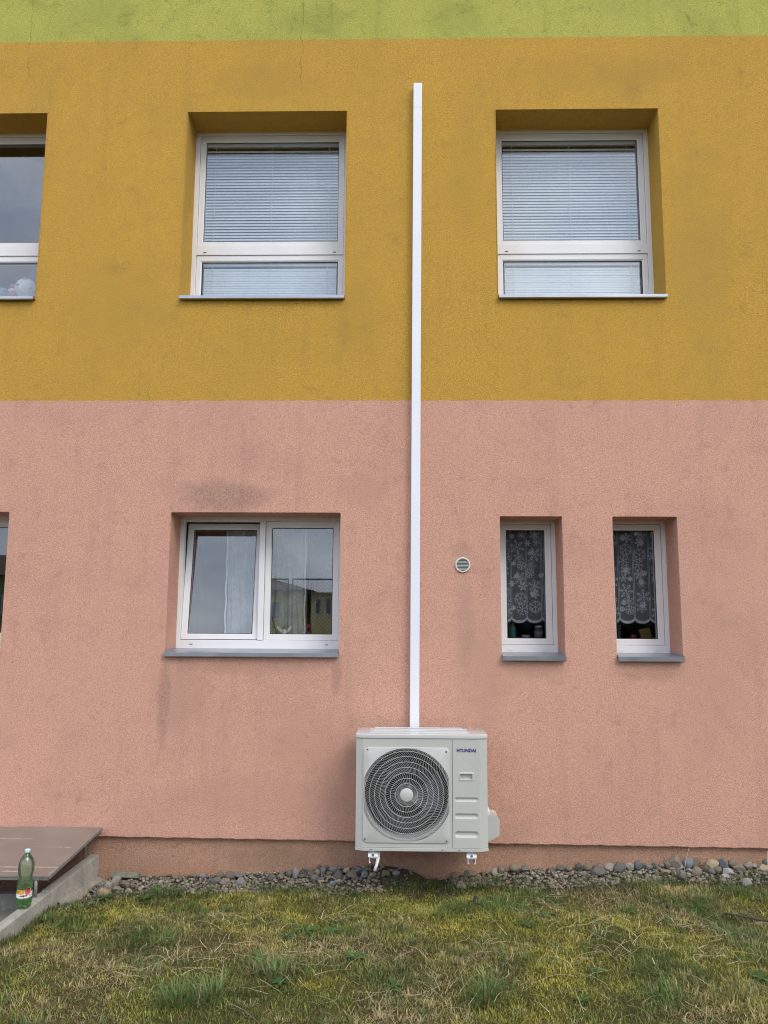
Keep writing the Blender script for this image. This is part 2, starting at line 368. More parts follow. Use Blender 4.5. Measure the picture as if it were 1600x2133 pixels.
MB().box(-10.15, 10.15, -0.12, 11.1, 9.4, 9.62).build('roof', plain('roof_felt', (0.12, 0.12, 0.12), 0.8), bld, bevel=0.01)

def room(a, c, d, e, floor, top, back=3.4, pad=0.55):
    y0 = REV + 0.076; xa, xb = a - pad, c + pad; b = MB()
    b.quad((xa, y0, floor), (xa, y0, top), (a, y0, e), (a, y0, d)); b.quad((xb, y0, top), (xb, y0, floor), (c, y0, d), (c, y0, e))
    b.quad((xa, y0, top), (xb, y0, top), (c, y0, e), (a, y0, e)); b.quad((xb, y0, floor), (xa, y0, floor), (a, y0, d), (c, y0, d))
    b.quad((xa, y0, floor), (xa, back, floor), (xa, back, top), (xa, y0, top)); b.quad((xb, y0, floor), (xb, y0, top), (xb, back, top), (xb, back, floor))
    b.quad((xa, y0, top), (xa, back, top), (xb, back, top), (xb, y0, top)); b.quad((xa, y0, floor), (xb, y0, floor), (xb, back, floor), (xa, back, floor))
    b.quad((xa, back, floor), (xb, back, floor), (xb, back, top), (xa, back, top))
    return b.build('room', ROOM, bld, fix=False)

def pane(par, x0, x1, z0, z1, y, hinge=None, tilt=0.0):
    b = MB().box(x0, x1, y, y + 0.004, z0, z1); o = b.build('pane', GLASS, par)
    return o
def swing(o, zh, yh, deg):                           # bottom-hinged: top leans into the room
    o.matrix_basis = Matrix.Translation((0, yh, zh)) @ Matrix.Rotation(R(-deg), 4, 'X') @ Matrix.Translation((0, -yh, -zh))
def sill(par, x0, x1, zb, zf, lip):
    t = 0.0025; yf, yb = -0.042, REV + 0.004
    prof = [(yb, zb), (yf, zf), (yf, zf - lip), (yf + 0.012, zf - lip - 0.006), (yf + 0.012, zf - lip - 0.006 + t), (yf + t, zf - lip + t), (yf + t, zf - t), (yb, zb - t)]
    b = MB().extrude_x(prof, x0 + 0.004, x1 - 0.004)
    for xa, xb in ((x0 + 0.0015, x0 + 0.004), (x1 - 0.004, x1 - 0.0015)):
        b.extrude_x([(yb - 0.01, zb + 0.014), (yf + 0.02, zf + 0.010), (yf, zf + 0.001), (yf, zf - lip), (yb - 0.01, zb - 0.005)], xa, xb)
    return b.build('outer_sill', ZINC, par)
def drains(par, xs, z, yf):
    for x in xs: MB().box(x - 0.012, x + 0.012, yf - 0.0025, yf + 0.001, z - 0.0025, z + 0.0025).build('drain_slot', GASKET, par)
def inner_sill(par, x0, x1, z): MB().box(x0 - 0.05, x1 + 0.05, REV + 0.078, REV + 0.30, z - 0.025, z).build('inner_sill', PVC_IN, par, bevel=0.004)

def upper_window(x0, x1, label):
    z0, z1 = UZ; yf = REV; b = MB()
    b.ring(x0 - 0.006, x1 + 0.006, z0 - 0.01, z1 + 0.006, 0.042, 0.042, 0.06, 0.028, yf, yf + 0.07, 0.003)
    b.box(x0 + 0.0365, x1 - 0.0365, yf + 0.001, yf + 0.07, 4.905, 4.987)
    w = b.build('window', PVC, bld); w['label'] = label
    xa, xb = x0 + 0.0390, x1 - 0.0390
    MB().ring(xa, xb, 4.990, z1 - 0.0250, 0.050, 0.050, 0.043, 0.060, yf + 0.016, yf + 0.068, 0.010).build('sash', PVC, w)
    MB().ring(xa, xb, 4.478, 4.9015, 0.044, 0.044, 0.044, 0.055, yf + 0.010, yf + 0.068, 0.010).build('sash', PVC, w)
    for za, zb in ((5.028, 5.943), (4.518, 4.852)):
        MB().ring(xa + 0.046, xb - 0.046, za, zb, 0.005, 0.005, 0.004, 0.009, yf + 0.0235, yf + 0.030, 0.001).build('gasket', GASKET, w)
        pane(w, xa + 0.045, xb - 0.045, za, zb, yf + 0.030)
    drains(w, (x0 + 0.11, x1 - 0.11), 4.925, yf)
    sill(w, x0, x1, z0 + 0.012, 4.408, 0.022)
    inner_sill(w, x0, x1, 4.54)
    room(x0, x1, 4.392, z1, 3.70, 6.35)
    return w
def narrow_window(x0, x1, label):
    z0, z1 = NZ; yf = REV
    w = MB().ring(x0 - 0.006, x1 + 0.006, z0 - 0.002, z1 + 0.012, 0.038, 0.038, 0.062, 0.036, yf, yf + 0.07, 0.003).build('window', PVC, bld); w['label'] = label
    xa, xb, za, zb = x0 + 0.0350, x1 - 0.0350, z0 + 0.0625, z1 - 0.0268
    MB().ring(xa, xb, za, zb, 0.051, 0.051, 0.048, 0.048, yf + 0.016, yf + 0.068, 0.010).build('sash', PVC, w)
    MB().ring(xa + 0.049, xb - 0.049, za + 0.046, zb - 0.046, 0.005, 0.005, 0.005, 0.007, yf + 0.0235, yf + 0.030, 0.001).build('gasket', GASKET, w)
    pane(w, xa + 0.048, xb - 0.048, za + 0.045, zb - 0.045, yf + 0.030)
    for x in (x0 + 0.11, x1 - 0.10):
        MB().box(x - 0.018, x + 0.018, yf - 0.005, yf + 0.001, z0 + 0.018, z0 + 0.029).build('drain_cap', PVC, w, bevel=0.002)
    sill(w, x0, x1, z0 + 0.003, 1.592, 0.030); inner_sill(w, x0, x1, 1.700)
    room(x0, x1, 1.574, z1, 0.75, 3.1, back=2.6, pad=0.16)
    return w
def double_window(x0, x1, label, open_left=True):
    z0, z1 = LZ; yf = REV; xm0, xm1 = x0 + 0.645, x0 + 0.688
    b = MB().ring(x0 - 0.006, x1 + 0.006, z0 - 0.006, z1 + 0.006, 0.036, 0.036, 0.066, 0.040, yf, yf + 0.07, 0.003)
    b.box(xm0, xm1, yf - 0.006, yf + 0.069, z0 + 0.0605, z1 - 0.0345)
    w = b.build('window', PVC, bld); w['label'] = label
    za, zb = z0 + 0.0625, z1 - 0.0368
    for k, (xa, xb) in enumerate(((x0 + 0.0325, xm0 - 0.0025), (xm1 + 0.0025, x1 - 0.0325))):
        ps = [MB().ring(xa, xb, za, zb, 0.051, 0.049, 0.046, 0.051, yf + 0.016, yf + 0.066, 0.010).build('sash', PVC, w),
              MB().ring(xa + 0.047, xb - 0.046, za + 0.043, zb - 0.048, 0.006, 0.005, 0.005, 0.006, yf + 0.0235, yf + 0.030, 0.001).build('gasket', GASKET, w),
              pane(w, xa + 0.046, xb - 0.045, za + 0.042, zb - 0.047, yf + 0.030)]
        if k == 0 and open_left:
            for o in ps: swing(o, za, yf + 0.04, 6.6)
    drains(w, (x0 + 0.12, x1 - 0.12), z0 + 0.026, yf)
    sill(w, x0, x1, z0 - 0.006, 1.604, 0.026); inner_sill(w, x0, x1, 1.706)
    room(x0, x1, 1.586, z1, 0.75, 3.1)
    return w
upper_window(-5.60, -4.26, 'upper window beyond the left edge')
upper_window(-4.24, -2.94, 'upper window with soft toys and no blind')
upper_window(-1.767, -0.449, 'upper window with venetian blinds left of the white trunking')
upper_window(0.775, 2.101, 'upper window with venetian blinds right of the white trunking')
upper_window(3.30, 4.62, 'upper window beyond the right edge')
double_window(-4.33, -3.03, 'lower window cut by the left edge', False)
double_window(-1.771, -0.459, 'lower two-sash window, left sash tilted open')
double_window(3.32, 4.60, 'lower window beyond the right edge', False)
narrow_window(0.762, 1.236, 'narrow window nearer the round vent')
narrow_window(1.618, 2.108, 'narrow window farther from the round vent')

# ------------------------------------------------------------------ venetian blinds
def slat_mesh(w, half, tilt):
    b = MB(); n = 4; i = 0; P = []
    for k in range(n + 1):
        u = (k / n - 0.5) * w; c = 0.0022 * (1 - (2 * k / n - 1) ** 2)
        y = u * math.cos(tilt) - c * math.sin(tilt); z = u * math.sin(tilt) + c * math.cos(tilt); P.append((y, z))
    for (y, z) in P: b.v += [(-half, y, z), (half, y, z)]
    for k in range(n): b.f.append((2 * k, 2 * k + 1, 2 * k + 3, 2 * k + 2))
    me = b.mesh('slat'); me.materials.append(BLIND); me.polygons.foreach_set('use_smooth', [True] * n); return me
def blind(cx, half, ztop, zbot, pitch, width, tilt, label, cat='window blind', warp=0.0):
    y = REV + 0.052
    r = empty('venetian_blind', (cx, y, zbot)); tag(r, label, cat, 'venetian blinds in the upper windows')
    def part(b, nm, m, **k): o = b.build(nm, m, r, **k); return o
    part(MB().box(-half, half, -0.012, 0.014, ztop - zbot - 0.030, ztop - zbot), 'head_rail', BLIND, bevel=0.002)
    me = slat_mesh(width, half - 0.003, tilt); n = int((ztop - zbot - 0.045) / pitch)
    for k in range(n):
        o = bpy.data.objects.new('slat', me); col.objects.link(o); o.parent = r
        o.location = (random.uniform(-.001, .001), random.uniform(-.0006, .0006), 0.012 + pitch * k + random.uniform(-.0008, .0008))
        o.rotation_euler = (random.uniform(-.05, .05) - (0.10 if random.random() < warp else 0), random.uniform(-.0012, .0012), random.uniform(-.001, .001))
    part(MB().box(-half + 0.004, half - 0.004, -0.008, 0.008, -0.002, 0.008), 'bottom_rail', BLIND, bevel=0.002)
    for fx in (-0.86, 0.0, 0.86):
        part(MB().tube([(half * fx, -0.0155, 0), (half * fx, -0.0155, ztop - zbot - 0.02)], 0.0020, 5), 'cord', CORD)
    return r
for cx, nm in ((-1.108, 'left of the white trunking'), (1.438, 'right of the white trunking')):
    blind(cx, 0.570, 5.938, 5.026, 0.0268, 0.0265, R(66), 'half-open white venetian blind in tall pane of the upper window ' + nm, warp=0.06)
    blind(cx, 0.566, 4.850, 4.520, 0.0215, 0.0265, R(80), 'closed white venetian blind in low pane of the upper window ' + nm)

# ------------------------------------------------------------------ curtains
SHEER = cloth_mat('sheer_voile', (0.86, 0.88, 0.90), 0.56, 0.25)
SHEER2 = cloth_mat('sheer_voile_plain', (0.66, 0.66, 0.62), 0.30, 0.45)
NET = cloth_mat('dark_net', (0.62, 0.60, 0.60), 0.46, 0.4, weave=160)
LACE = cloth_mat('white_lace_thread', (0.93, 0.93, 0.94), 0.99, 0.1)
HEM = cloth_mat('white_scalloped_hem', (0.88, 0.88, 0.90), 0.85, 0.3)
def drape(name, x0, x1, z0, z1, y, amp, folds, mat, parent=None, seed=0, zb=None):
    nx, nz_ = 90, 14; b = MB(); rr = random.Random(seed); ph = rr.random() * 6
    for j in range(nz_ + 1):
        t = j / nz_
        for i in range(nx + 1):
            s = i / nx; x = x0 + (x1 - x0) * s
            yy = y + amp * (math.sin(s * folds * 6.28 + ph) + 0.4 * math.sin(s * folds * 15 + ph * 2)) * (0.6 + 0.4 * (1 - t))
            zlo = zb(x) if zb else z0
            b.v.append((x + 0.01 * math.sin(t * 5 + s * 9), yy, zlo + (z1 - zlo) * t))
    for j in range(nz_):
        for i in range(nx):
            a = j * (nx + 1) + i; b.f.append((a, a + 1, a + nx + 2, a + nx + 1))
    return b.build(name, mat, parent, smooth=True, fix=False)
def ribbon(b, pts, w, y):                            # thin thread stroke in the xz plane, 1 mm thick
    for (xa, za), (xb, zb) in zip(pts[:-1], pts[1:]):
        d = math.hypot(xb - xa, zb - za) or 1e-6; nx_, nz_ = -(zb - za) / d * w / 2, (xb - xa) / d * w / 2
        i = len(b.v)
        for yy in (y, y + 0.001): b.v += [(xa + nx_, yy, za + nz_), (xb + nx_, yy, zb + nz_), (xb - nx_, yy, zb - nz_), (xa - nx_, yy, za - nz_)]
        b.f += [(i, i + 1, i + 2, i + 3), (i + 7, i + 6, i + 5, i + 4), (i, i + 4, i + 5, i + 1), (i + 2, i + 6, i + 7, i + 3)]
lc = drape('lace_curtain', -1.425, -0.770, 1.712, 2.62, 0.475, 0.014, 7, SHEER, seed=3)
tag(lc, 'white sheer curtain with leafy lace pattern behind the lower two-sash window', 'curtain')
lace = MB(); rl = random.Random(5)
def leaf_loop(cx, cz, ln, wd, an):
    P = []
    for k in range(13):
        t = k / 12 * 2 * math.pi; u = (0.5 - 0.5 * math.cos(t)) * ln; v = math.sin(t) * wd * (0.4 + 0.6 * math.sin(min(math.pi, u / ln * math.pi)))
        P.append((cx + u * math.cos(an) - v * math.sin(an), cz + u * math.sin(an) + v * math.cos(an)))
    ribbon(lace, P, 0.0026, 0.452)
for k in range(9):
    cx = -1.37 + 0.068 * k + rl.uniform(-.01, .01); cz = 2.14 + 0.11 * math.sin(k * 1.3) + rl.uniform(-.03, .03)
    for q in range(7): leaf_loop(cx, cz, rl.uniform(.05, .085), rl.uniform(.012, .022), q * 0.9 + rl.random())
    stem = [(cx + 0.02 * math.sin(t * 1.2 + k), cz + 0.07 * t) for t in range(5)]
    ribbon(lace, stem, 0.004, 0.452)
    for q in range(1, 5): leaf_loop(stem[q][0], stem[q][1], .045, .010, 0.6 + rl.random()); leaf_loop(stem[q][0], stem[q][1], .045, .010, 2.3 + rl.random())
for k in range(14):
    cx = -1.39 + 0.045 * k; leaf_loop(cx, rl.uniform(1.74, 1.86), .05, .012, rl.uniform(1, 2)); leaf_loop(cx, rl.uniform(1.90, 2.0), .04, .010, rl.uniform(0, 3))
lace.build('lace_pattern', cloth_mat('fine_voile_thread', (0.86, 0.86, 0.88), 0.42, 0.3), lc)
ribbon_e = MB(); ribbon(ribbon_e, [(-1.423 + 0.004 * math.sin(k * 1.7), 1.72 + k * 0.06) for k in range(16)], 0.012, 0.455); ribbon(ribbon_e, [(-0.776 + 0.004 * math.sin(k * 1.3), 1.72 + k * 0.06) for k in range(16)], 0.012, 0.455)
ribbon_e.build('hem', HEM, lc)
pc = drape('voile_curtain', -0.745, -0.36, 1.712, 2.62, 0.53, 0.014, 3, SHEER2, seed=9)
tag(pc, 'plain sheer curtain at the right of the lower two-sash window', 'curtain')

def flake(kind, r):
    b = MB(); w = 0.0032
    for k in range(6):
        an = k * math.pi / 3 + (math.pi / 6 if kind % 2 else 0); c, s = math.cos(an), math.sin(an)
        rot = lambda u, v: (u * c - v * s, u * s + v * c)
        if kind == 3:
            P = [rot(r * (0.25 + 0.75 * (0.5 - 0.5 * math.cos(t))), 0.16 * r * math.sin(t)) for t in np.linspace(0, 2 * math.pi, 10)]
            ribbon(b, P, w, 0); ribbon(b, [rot(0, 0), rot(0.3 * r, 0)], w, 0); continue
        if kind == 4:
            for rr_, q in ((0.45, 0), (0.95, 0.26), (0.95, -0.26), (0.7, 0)):
                u, v = r * rr_ * math.cos(q), r * rr_ * math.sin(q); x, z = rot(u, v)
                ribbon(b, [(x - 0.004, z), (x + 0.004, z)], 0.008, 0)
            ribbon(b, [rot(0, 0), rot(0.3 * r, 0)], w, 0); continue
        ribbon(b, [rot(0, 0), rot(r, 0)], w, 0)
        for f, l in ((0.38, 0.24), (0.60, 0.30), (0.82, 0.20)) if kind != 2 else ((0.5, 0.4), (0.72, 0.34)):
            for sg in (-1, 1): ribbon(b, [rot(r * f, 0), rot(r * (f + l * 0.6), sg * r * l)], w, 0)
        if kind == 0:
            x, z = rot(r, 0); ribbon(b, [(x - 0.005, z), (x + 0.005, z)], 0.009, 0)
        if kind == 1: ribbon(b, [rot(r * 0.28, 0), rot(r * 0.28 * 0.5, r * 0.28 * 0.866)], w, 0)
    me = b.mesh('snowflake'); me.materials.append(LACE); return me
FL = {(k, r): flake(k, r) for k in range(5) for r in (0.054, 0.044, 0.034, 0.020)}
def snow_curtain(x0, x1, ribs, seed, label):
    y = REV + 0.082; zt = 2.60; pitch = ribs[1] - ribs[0]
    bottom = lambda x: 1.836 + 0.040 * (1 - math.sqrt(max(0, 1 - (2 * (((x - ribs[0]) / pitch) % 1.0) - 1) ** 2)))
    o = drape('snowflake_curtain', x0, x1, 1.84, zt, y, 0.0015, 1, NET, seed=seed, zb=bottom)
    tag(o, label, 'curtain', 'snowflake net curtains')
    h = MB(); xs = np.linspace(x0, x1, 90)
    for a, c in zip(xs[:-1], xs[1:]):
        h.quad((a, y - .006, bottom(a)), (c, y - .006, bottom(c)), (c, y - .006, bottom(c) + .020), (a, y - .006, bottom(a) + .020))
    h.build('hem', HEM, o, fix=False)
    for rx in ribs: 
        q = MB(); ribbon(q, [(rx - 0.005, 1.88), (rx - 0.005, zt)], 0.003, y - .007); ribbon(q, [(rx + 0.005, 1.88), (rx + 0.005, zt)], 0.003, y - .007); q.build('ribbon', HEM, o)
    rs = random.Random(seed); edges = [ribs[0] - pitch] + list(ribs) + [ribs[-1] + pitch]
    for ci in range(len(edges) - 1):
        a, c = edges[ci], edges[ci + 1]; z = 1.925 + (ci % 3) * 0.02; k = ci + seed
        seq = [(0, .054), (3, .034), (1, .044), (4, .044), (2, .054), (0, .034), (1, .054), (4, .034), (3, .044)]
        while z < zt - 0.03:
            kd, r = seq[k % len(seq)]; k += 1
            x = (a + c) / 2 + rs.uniform(-1, 1) * (pitch / 2 - r * 0.8)
            if x0 + r * .4 < x < x1 - r * .4:
                f = bpy.data.objects.new('snowflake', FL[(kd, r)]); col.objects.link(f); f.parent = o; f.location = (x, y - 0.0055, z); f.rotation_euler = (0, rs.random(), 0)
            if r < 0.04 or rs.random() < .5:
                x2 = (a + c) / 2 - (x - (a + c) / 2) * 1.7
                if x0 + .02 < x2 < x1 - .02:
                    f = bpy.data.objects.new('snowflake', FL[(rs.choice((0, 1, 2)), .020)]); col.objects.link(f); f.parent = o; f.location = (x2, y - 0.0055, z + rs.uniform(-.02, .02))
            z += r * 1.75 + rs.uniform(0, .012)
snow_curtain(0.77, 1.228, (0.889, 1.011, 1.134), 2, 'net curtain with white snowflakes in the narrow window nearer the vent')
snow_curtain(1.626, 2.10, (1.747, 1.867, 1.989), 6, 'net curtain with white snowflakes in the narrow window farther from the vent')

# ------------------------------------------------------------------ things standing behind the panes
def solid(prof, name, mat, parent, x=0, y=0, z=0, n=20): return MB().lathe([(0.0004, prof[0][1])] + prof + [(0.0004, prof[-1][1])], x, y, z, n).build(name, mat, parent, smooth=True)
WHITEC = plain('white_ceramic', (0.75, 0.73, 0.68), 0.35); BROWNC = plain('brown_ceramic', (0.16, 0.10, 0.06), 0.4)
REDG = plain('red_wax', (0.24, 0.016, 0.022), 0.35); TEAL = plain('teal_plastic', (0.035, 0.13, 0.12), 0.3); AMBER = plain('amber_card', (0.24, 0.135, 0.035), 0.6)
PALE = plain('pale_card', (0.30, 0.28, 0.25), 0.6); PINKF = plain('pink_fabric', (0.62, 0.18, 0.30), 0.8); FUZZ = plain('white_plush', (0.78, 0.76, 0.74), 0.95, var=0.12, scale=60, bump=0.5)
ax, ay, az = -0.937, 0.44, 1.706
an = empty('angel_figurine', (ax, ay, az)); tag(an, 'small white angel figurine with spread wings on the inside sill', 'figurine')
solid([(0.026, 0), (0.024, 0.02), (0.015, 0.055), (0.011, 0.07)], 'robe', WHITEC, an)
solid([(0.004, 0.068), (0.012, 0.076), (0.0135, 0.085), (0.010, 0.095), (0.004, 0.099)], 'head', BROWNC, an)
for s in (-1, 1):
    b = MB(); P = [(0.006, 0.050), (0.022, 0.062), (0.045, 0.088), (0.058, 0.094), (0.056, 0.080), (0.044, 0.062), (0.026, 0.046), (0.010, 0.040)]
    i = len(P); b.v = [(s * p[0], 0.004, p[1]) for p in P] + [(s * p[0], 0.012, p[1]) for p in P]
    b.f = [tuple(range(i)), tuple(range(2 * i - 1, i - 1, -1))] + [(q, (q + 1) % i, i + (q + 1) % i, i + q) for q in range(i)]
    b.build('wing', WHITEC, an, bevel=0.002)
cd = empty('red_candle', (-0.738, 0.45, 1.706)); tag(cd, 'red candle in a glass behind the lower two-sash window', 'candle')
solid([(0.022, 0), (0.026, 0.03), (0.026, 0.062)], 'holder', plain('smoked_glass', (0.10, 0.03, 0.02), 0.1), cd); solid([(0.021, 0.0625), (0.021, 0.108), (0.018, 0.110)], 'wax', REDG, cd)
dsh = solid([(0.035, 0), (0.045, 0.012), (0.045, 0.018), (0.03, 0.014)], 'dark_dish', DARK, None, -0.855, 0.46, 1.706); tag(dsh, 'flat dark dish between the angel and the red candle', 'dish')
cbl = MB().tube([(-1.035, 0.43, 1.87), (-1.022, 0.43, 1.82), (-1.004, 0.43, 1.77), (-0.995, 0.43, 1.712)], 0.007, 8).build('black_cable', DARK, None, smooth=True); tag(cbl, 'black cable hanging beside the mullion behind the right sash', 'cable')
tb = empty('teal_bottle', (0.905, 0.44, 1.700)); tag(tb, 'teal plastic bottle under the curtain of the narrow window nearer the vent', 'bottle')
solid([(0.028, 0), (0.030, 0.006), (0.030, 0.095), (0.022, 0.115), (0.012, 0.125), (0.012, 0.135)], 'body', TEAL, tb); solid([(0.014, 0.1355), (0.014, 0.16), (0.011, 0.163)], 'cap', REDG, tb)
cup = MB().lathe([(0.0004, 0), (0.026, 0), (0.034, 0.042), (0.031, 0.042), (0.024, 0.005)], 1.012, 0.45, 1.700, 20).build('white_cup', PALE, None, smooth=True); tag(cup, 'pale cup on the sill of the narrow window nearer the vent', 'cup')
jr = empty('glass_jar', (1.12, 0.47, 1.700)); tag(jr, 'jar with pale label at the right of the narrow window nearer the vent', 'jar')
solid([(0.034, 0), (0.036, 0.01), (0.036, 0.085), (0.028, 0.10)], 'body', plain('jar_glass', (0.12, 0.13, 0.08), 0.1), jr); solid([(0.0368, 0.025), (0.0368, 0.07)], 'paper_label', PALE, jr); solid([(0.030, 0.1005), (0.030, 0.115), (0.026, 0.117)], 'lid', WHITEC, jr)
bx = MB().box(-0.045, 0.045, -0.02, 0.02, 0, 0.10).build('amber_box', AMBER, None, bevel=0.006); bx.location = (1.985, 0.46, 1.700); bx.rotation_euler = (0, R(-14), 0); tag(bx, 'amber box leaning in the narrow window farther from the vent', 'box')
rp = solid([(0.02, 0), (0.03, 0.02), (0.03, 0.04), (0.02, 0.05)], 'red_pot', REDG, None, 1.875, 0.47, 1.700); tag(rp, 'small red pot beside the amber box', 'pot')
sp = MB().tube([(1.755 + 0.014 * math.sin(t * 2.2), 0.43 + 0.014 * math.cos(t * 2.2), 1.702 + t * 0.0075) for t in np.linspace(0, 16, 90)], 0.0022, 6).build('wire_spiral', ZINC, None, smooth=True); tag(sp, 'pale wire spiral at the left of the farther narrow window', 'spiral')
def plush(x, y, z, r):
    t = empty('plush_ball', (x, y, z)); tag(t, 'round white plush toy on the sill of the upper window without blind', 'soft toy')
    bm = bmesh.new(); bmesh.ops.create_icosphere(bm, subdivisions=4, radius=r)
    for v in bm.verts: n_ = v.co.normalized(); v.co *= 1 + 0.05 * math.sin(n_.x * 9 + n_.z * 7) * math.sin(n_.y * 8 + 2) ; v.co.z *= 0.93
    me = bpy.data.meshes.new('body'); bm.to_mesh(me); bm.free(); o = link_mesh('body', me, FUZZ, t, True); o.location = (0, 0, r * 0.93)
    for dx, dz, rr, m in ((0.012, 1.72, 0.016, PINKF), (-0.035, 1.0, 0.014, AMBER), (0.06, 0.75, 0.018, plain('lilac_felt', (0.45, 0.42, 0.62), 0.9))):
        b2 = bmesh.new(); bmesh.ops.create_icosphere(b2, subdivisions=2, radius=rr); me2 = bpy.data.meshes.new('felt_spot'); b2.to_mesh(me2); b2.free()
        s_ = link_mesh('felt_spot', me2, m, t, True); s_.scale = (1, .4, .8); zz_ = dz * r * 0.93; s_.location = (dx, -math.sqrt(max(0, (r * 1.0) ** 2 - dx ** 2 - (zz_ - r * .93) ** 2)), zz_)
plush(-3.245, 0.46, 4.60, 0.092)
pk = empty('pink_slipper', (-3.37, 0.45, 4.60)); tag(pk, 'stacked pink fabric things left of the white plush ball', 'soft toy')
for k in range(3):
    b2 = bmesh.new(); bmesh.ops.create_icosphere(b2, subdivisions=3, radius=0.045); me2 = bpy.data.meshes.new('roll'); b2.to_mesh(me2); b2.free()
    o = link_mesh('roll', me2, PINKF if k != 1 else FUZZ, pk, True); o.scale = (1.0 - k * 0.1, .7, .42); o.location = (0.008 * k, 0, 0.045 + 0.036 * k - 0.018); o.rotation_euler = (0, 0.15 * (k - 1), 0)
cf = empty('clear_bag', (-3.46, 0.46, 4.60)); tag(cf, 'crumpled clear wrapping at the left of the pink things', 'bag')
b2 = bmesh.new(); bmesh.ops.create_icosphere(b2, subdivisions=3, radius=0.06)
for v in b2.verts: v.co *= random.uniform(0.75, 1.15); v.co.z *= 0.8
me2 = bpy.data.meshes.new('film'); b2.to_mesh(me2); b2.free(); o = link_mesh('film', me2, plain('clear_film', (0.35, 0.36, 0.42), 0.12), cf); o.location = (0, 0, 0.05)

# ------------------------------------------------------------------ white trunking up the wall
def dx_at(z): return 0.108 + 0.027 * (z - 1.085) / 5.18     # it leans a little
tk = empty('cable_trunking', (0.108, -0.03, 0.88)); tag(tk, 'tall white plastic trunking running up the wall from the outdoor unit', 'trunking')
zs = [0.88, 6.005, 6.223]
for za, zb in zip(zs[:-1], zs[1:]):
    b = MB(); ca, cb = dx_at(za), dx_at(zb); h = 0.0345; g = 0.0002
    i = 0; b.v = [(ca - h, -0.060, za + g), (ca + h, -0.060, za + g), (ca + h, 0.0, za + g), (ca - h, 0.0, za + g), (cb - h, -0.060, zb - g), (cb + h, -0.060, zb - g), (cb + h, 0.0, zb - g), (cb - h, 0.0, zb - g)]
    b.f = [(0, 3, 2, 1), (4, 5, 6, 7), (0, 1, 5, 4), (1, 2, 6, 5), (2, 3, 7, 6), (3, 0, 4, 7)]
    keep(b.build('cover', DUCT, None, bevel=0.004), tk)

# ------------------------------------------------------------------ round vent
vt = empty('vent_grille', (0.475, 0, 2.271)); tag(vt, 'small round white louvred vent in the pink wall', 'vent')
MB().lathe([(0.058, 0.0), (0.058, -0.010), (0.054, -0.014), (0.047, -0.013), (0.045, -0.006), (0.045, 0.0)], 0, 0, 0, 40, 'y').build('rim', plain('aged_white_plastic', (0.62, 0.60, 0.53), 0.5), vt, smooth=True)
MB().lathe([(0.0005, -0.0015), (0.046, -0.0015)], 0, 0, 0, 32, 'y').build('backing', DARK, vt)
VP_ = plain('louvre_plastic', (0.55, 0.54, 0.49), 0.5)
for k in range(8):
    z = -0.0355 + k * 0.0105; hw = math.sqrt(0.0455 ** 2 - z * z) - 0.001
    MB().extrude_x([(-0.003, z + 0.0025), (-0.010, z - 0.0010), (-0.010, z - 0.0024), (-0.003, z + 0.0012)], -hw, hw).build('slat', VP_, vt)

# ------------------------------------------------------------------ outdoor unit
AX0, AX1, AYF, AYB, AZ0, AZ1 = -0.298, 0.597, -0.46, -0.10, 0.315, 1.080
ac = empty('air_conditioner', (0.15, -0.28, 0.30)); tag(ac, 'pale grey outdoor air conditioning unit with round fan guard hung on the wall', 'air conditioner')
P = lambda o: keep(o, ac)
zt, zb = 1.0495, 0.3385
# front frame round the fan, left part
b = MB(); X0, X1 = AX0, 0.3562; hx0, hx1, hz0, hz1 = -0.236, 0.330, 0.383, 0.980
b.prism([(X0, AYF + 0.022), (-0.249, AYF), (hx0, AYF), (hx0, AYF + 0.03), (X0 + 0.004, AYF + 0.05)], zb, zt)
b.box(hx1, X1, AYF, AYF + 0.03, zb, zt); b.box(hx0, hx1, AYF, AYF + 0.03, zb, hz0); b.box(hx0, hx1, AYF, AYF + 0.03, hz1, zt)
fp = P(b.build('front_panel', ACW, None)); 
bm = bmesh.new(); bm.from_mesh(fp.data); bmesh.ops.remove_doubles(bm, verts=bm.verts, dist=1e-5); bmesh.ops.dissolve_limit(bm, angle_limit=0.01, verts=bm.verts, edges=bm.edges); bm.to_mesh(fp.data); bm.free()
# service panel with pressed recesses
nx, nz_ = 80, 250; xs = np.linspace(0.3592, 0.541, nx); zz = np.linspace(zb, zt, nz_); XX, ZZ = np.meshgrid(xs, zz)
def slot(x0, x1, z0, z1, dep, soft, rad):
    cx, cz = (x0 + x1) / 2, (z0 + z1) / 2; qx = np.abs(XX - cx) - (x1 - x0) / 2 + rad; qz = np.abs(ZZ - cz) - (z1 - z0) / 2 + rad
    sd = np.hypot(np.maximum(qx, 0), np.maximum(qz, 0)) + np.minimum(np.maximum(qx, qz), 0) - rad
    t = np.clip(0.5 - sd / soft, 0, 1); return dep * t * t * (3 - 2 * t)
yy = AYF + slot(.375, .526, .643, .662, .010, .010, .0095) + slot(.375, .526, .533, .557, .011, .012, .012) + slot(.376, .525, .412, .441, .012, .016, .0145)
yy += -slot(.404, .499, .776, .827, .004, .004, .006) + slot(.4115, .4905, .784, .8185, .022, .004, .003)
b = MB(); b.v = [(float(a), float(c), float(d)) for a, c, d in zip(XX.ravel(), yy.ravel(), ZZ.ravel())]
for j in range(nz_ - 1):
    for i in range(nx - 1): a = j * nx + i; b.f.append((a, a + 1, a + nx + 1, a + nx))
sp_ = P(b.build('service_panel', ACW, None, smooth=True, fix=False))
b = MB().prism([(0.541, AYF + 0.0001), (AX1, AYF + 0.024), (AX1, AYB), (0.58, AYB), (0.58, AYF + 0.04), (0.541, AYF + 0.03)], zb, zt); P(b.build('side_panel', ACW, None))
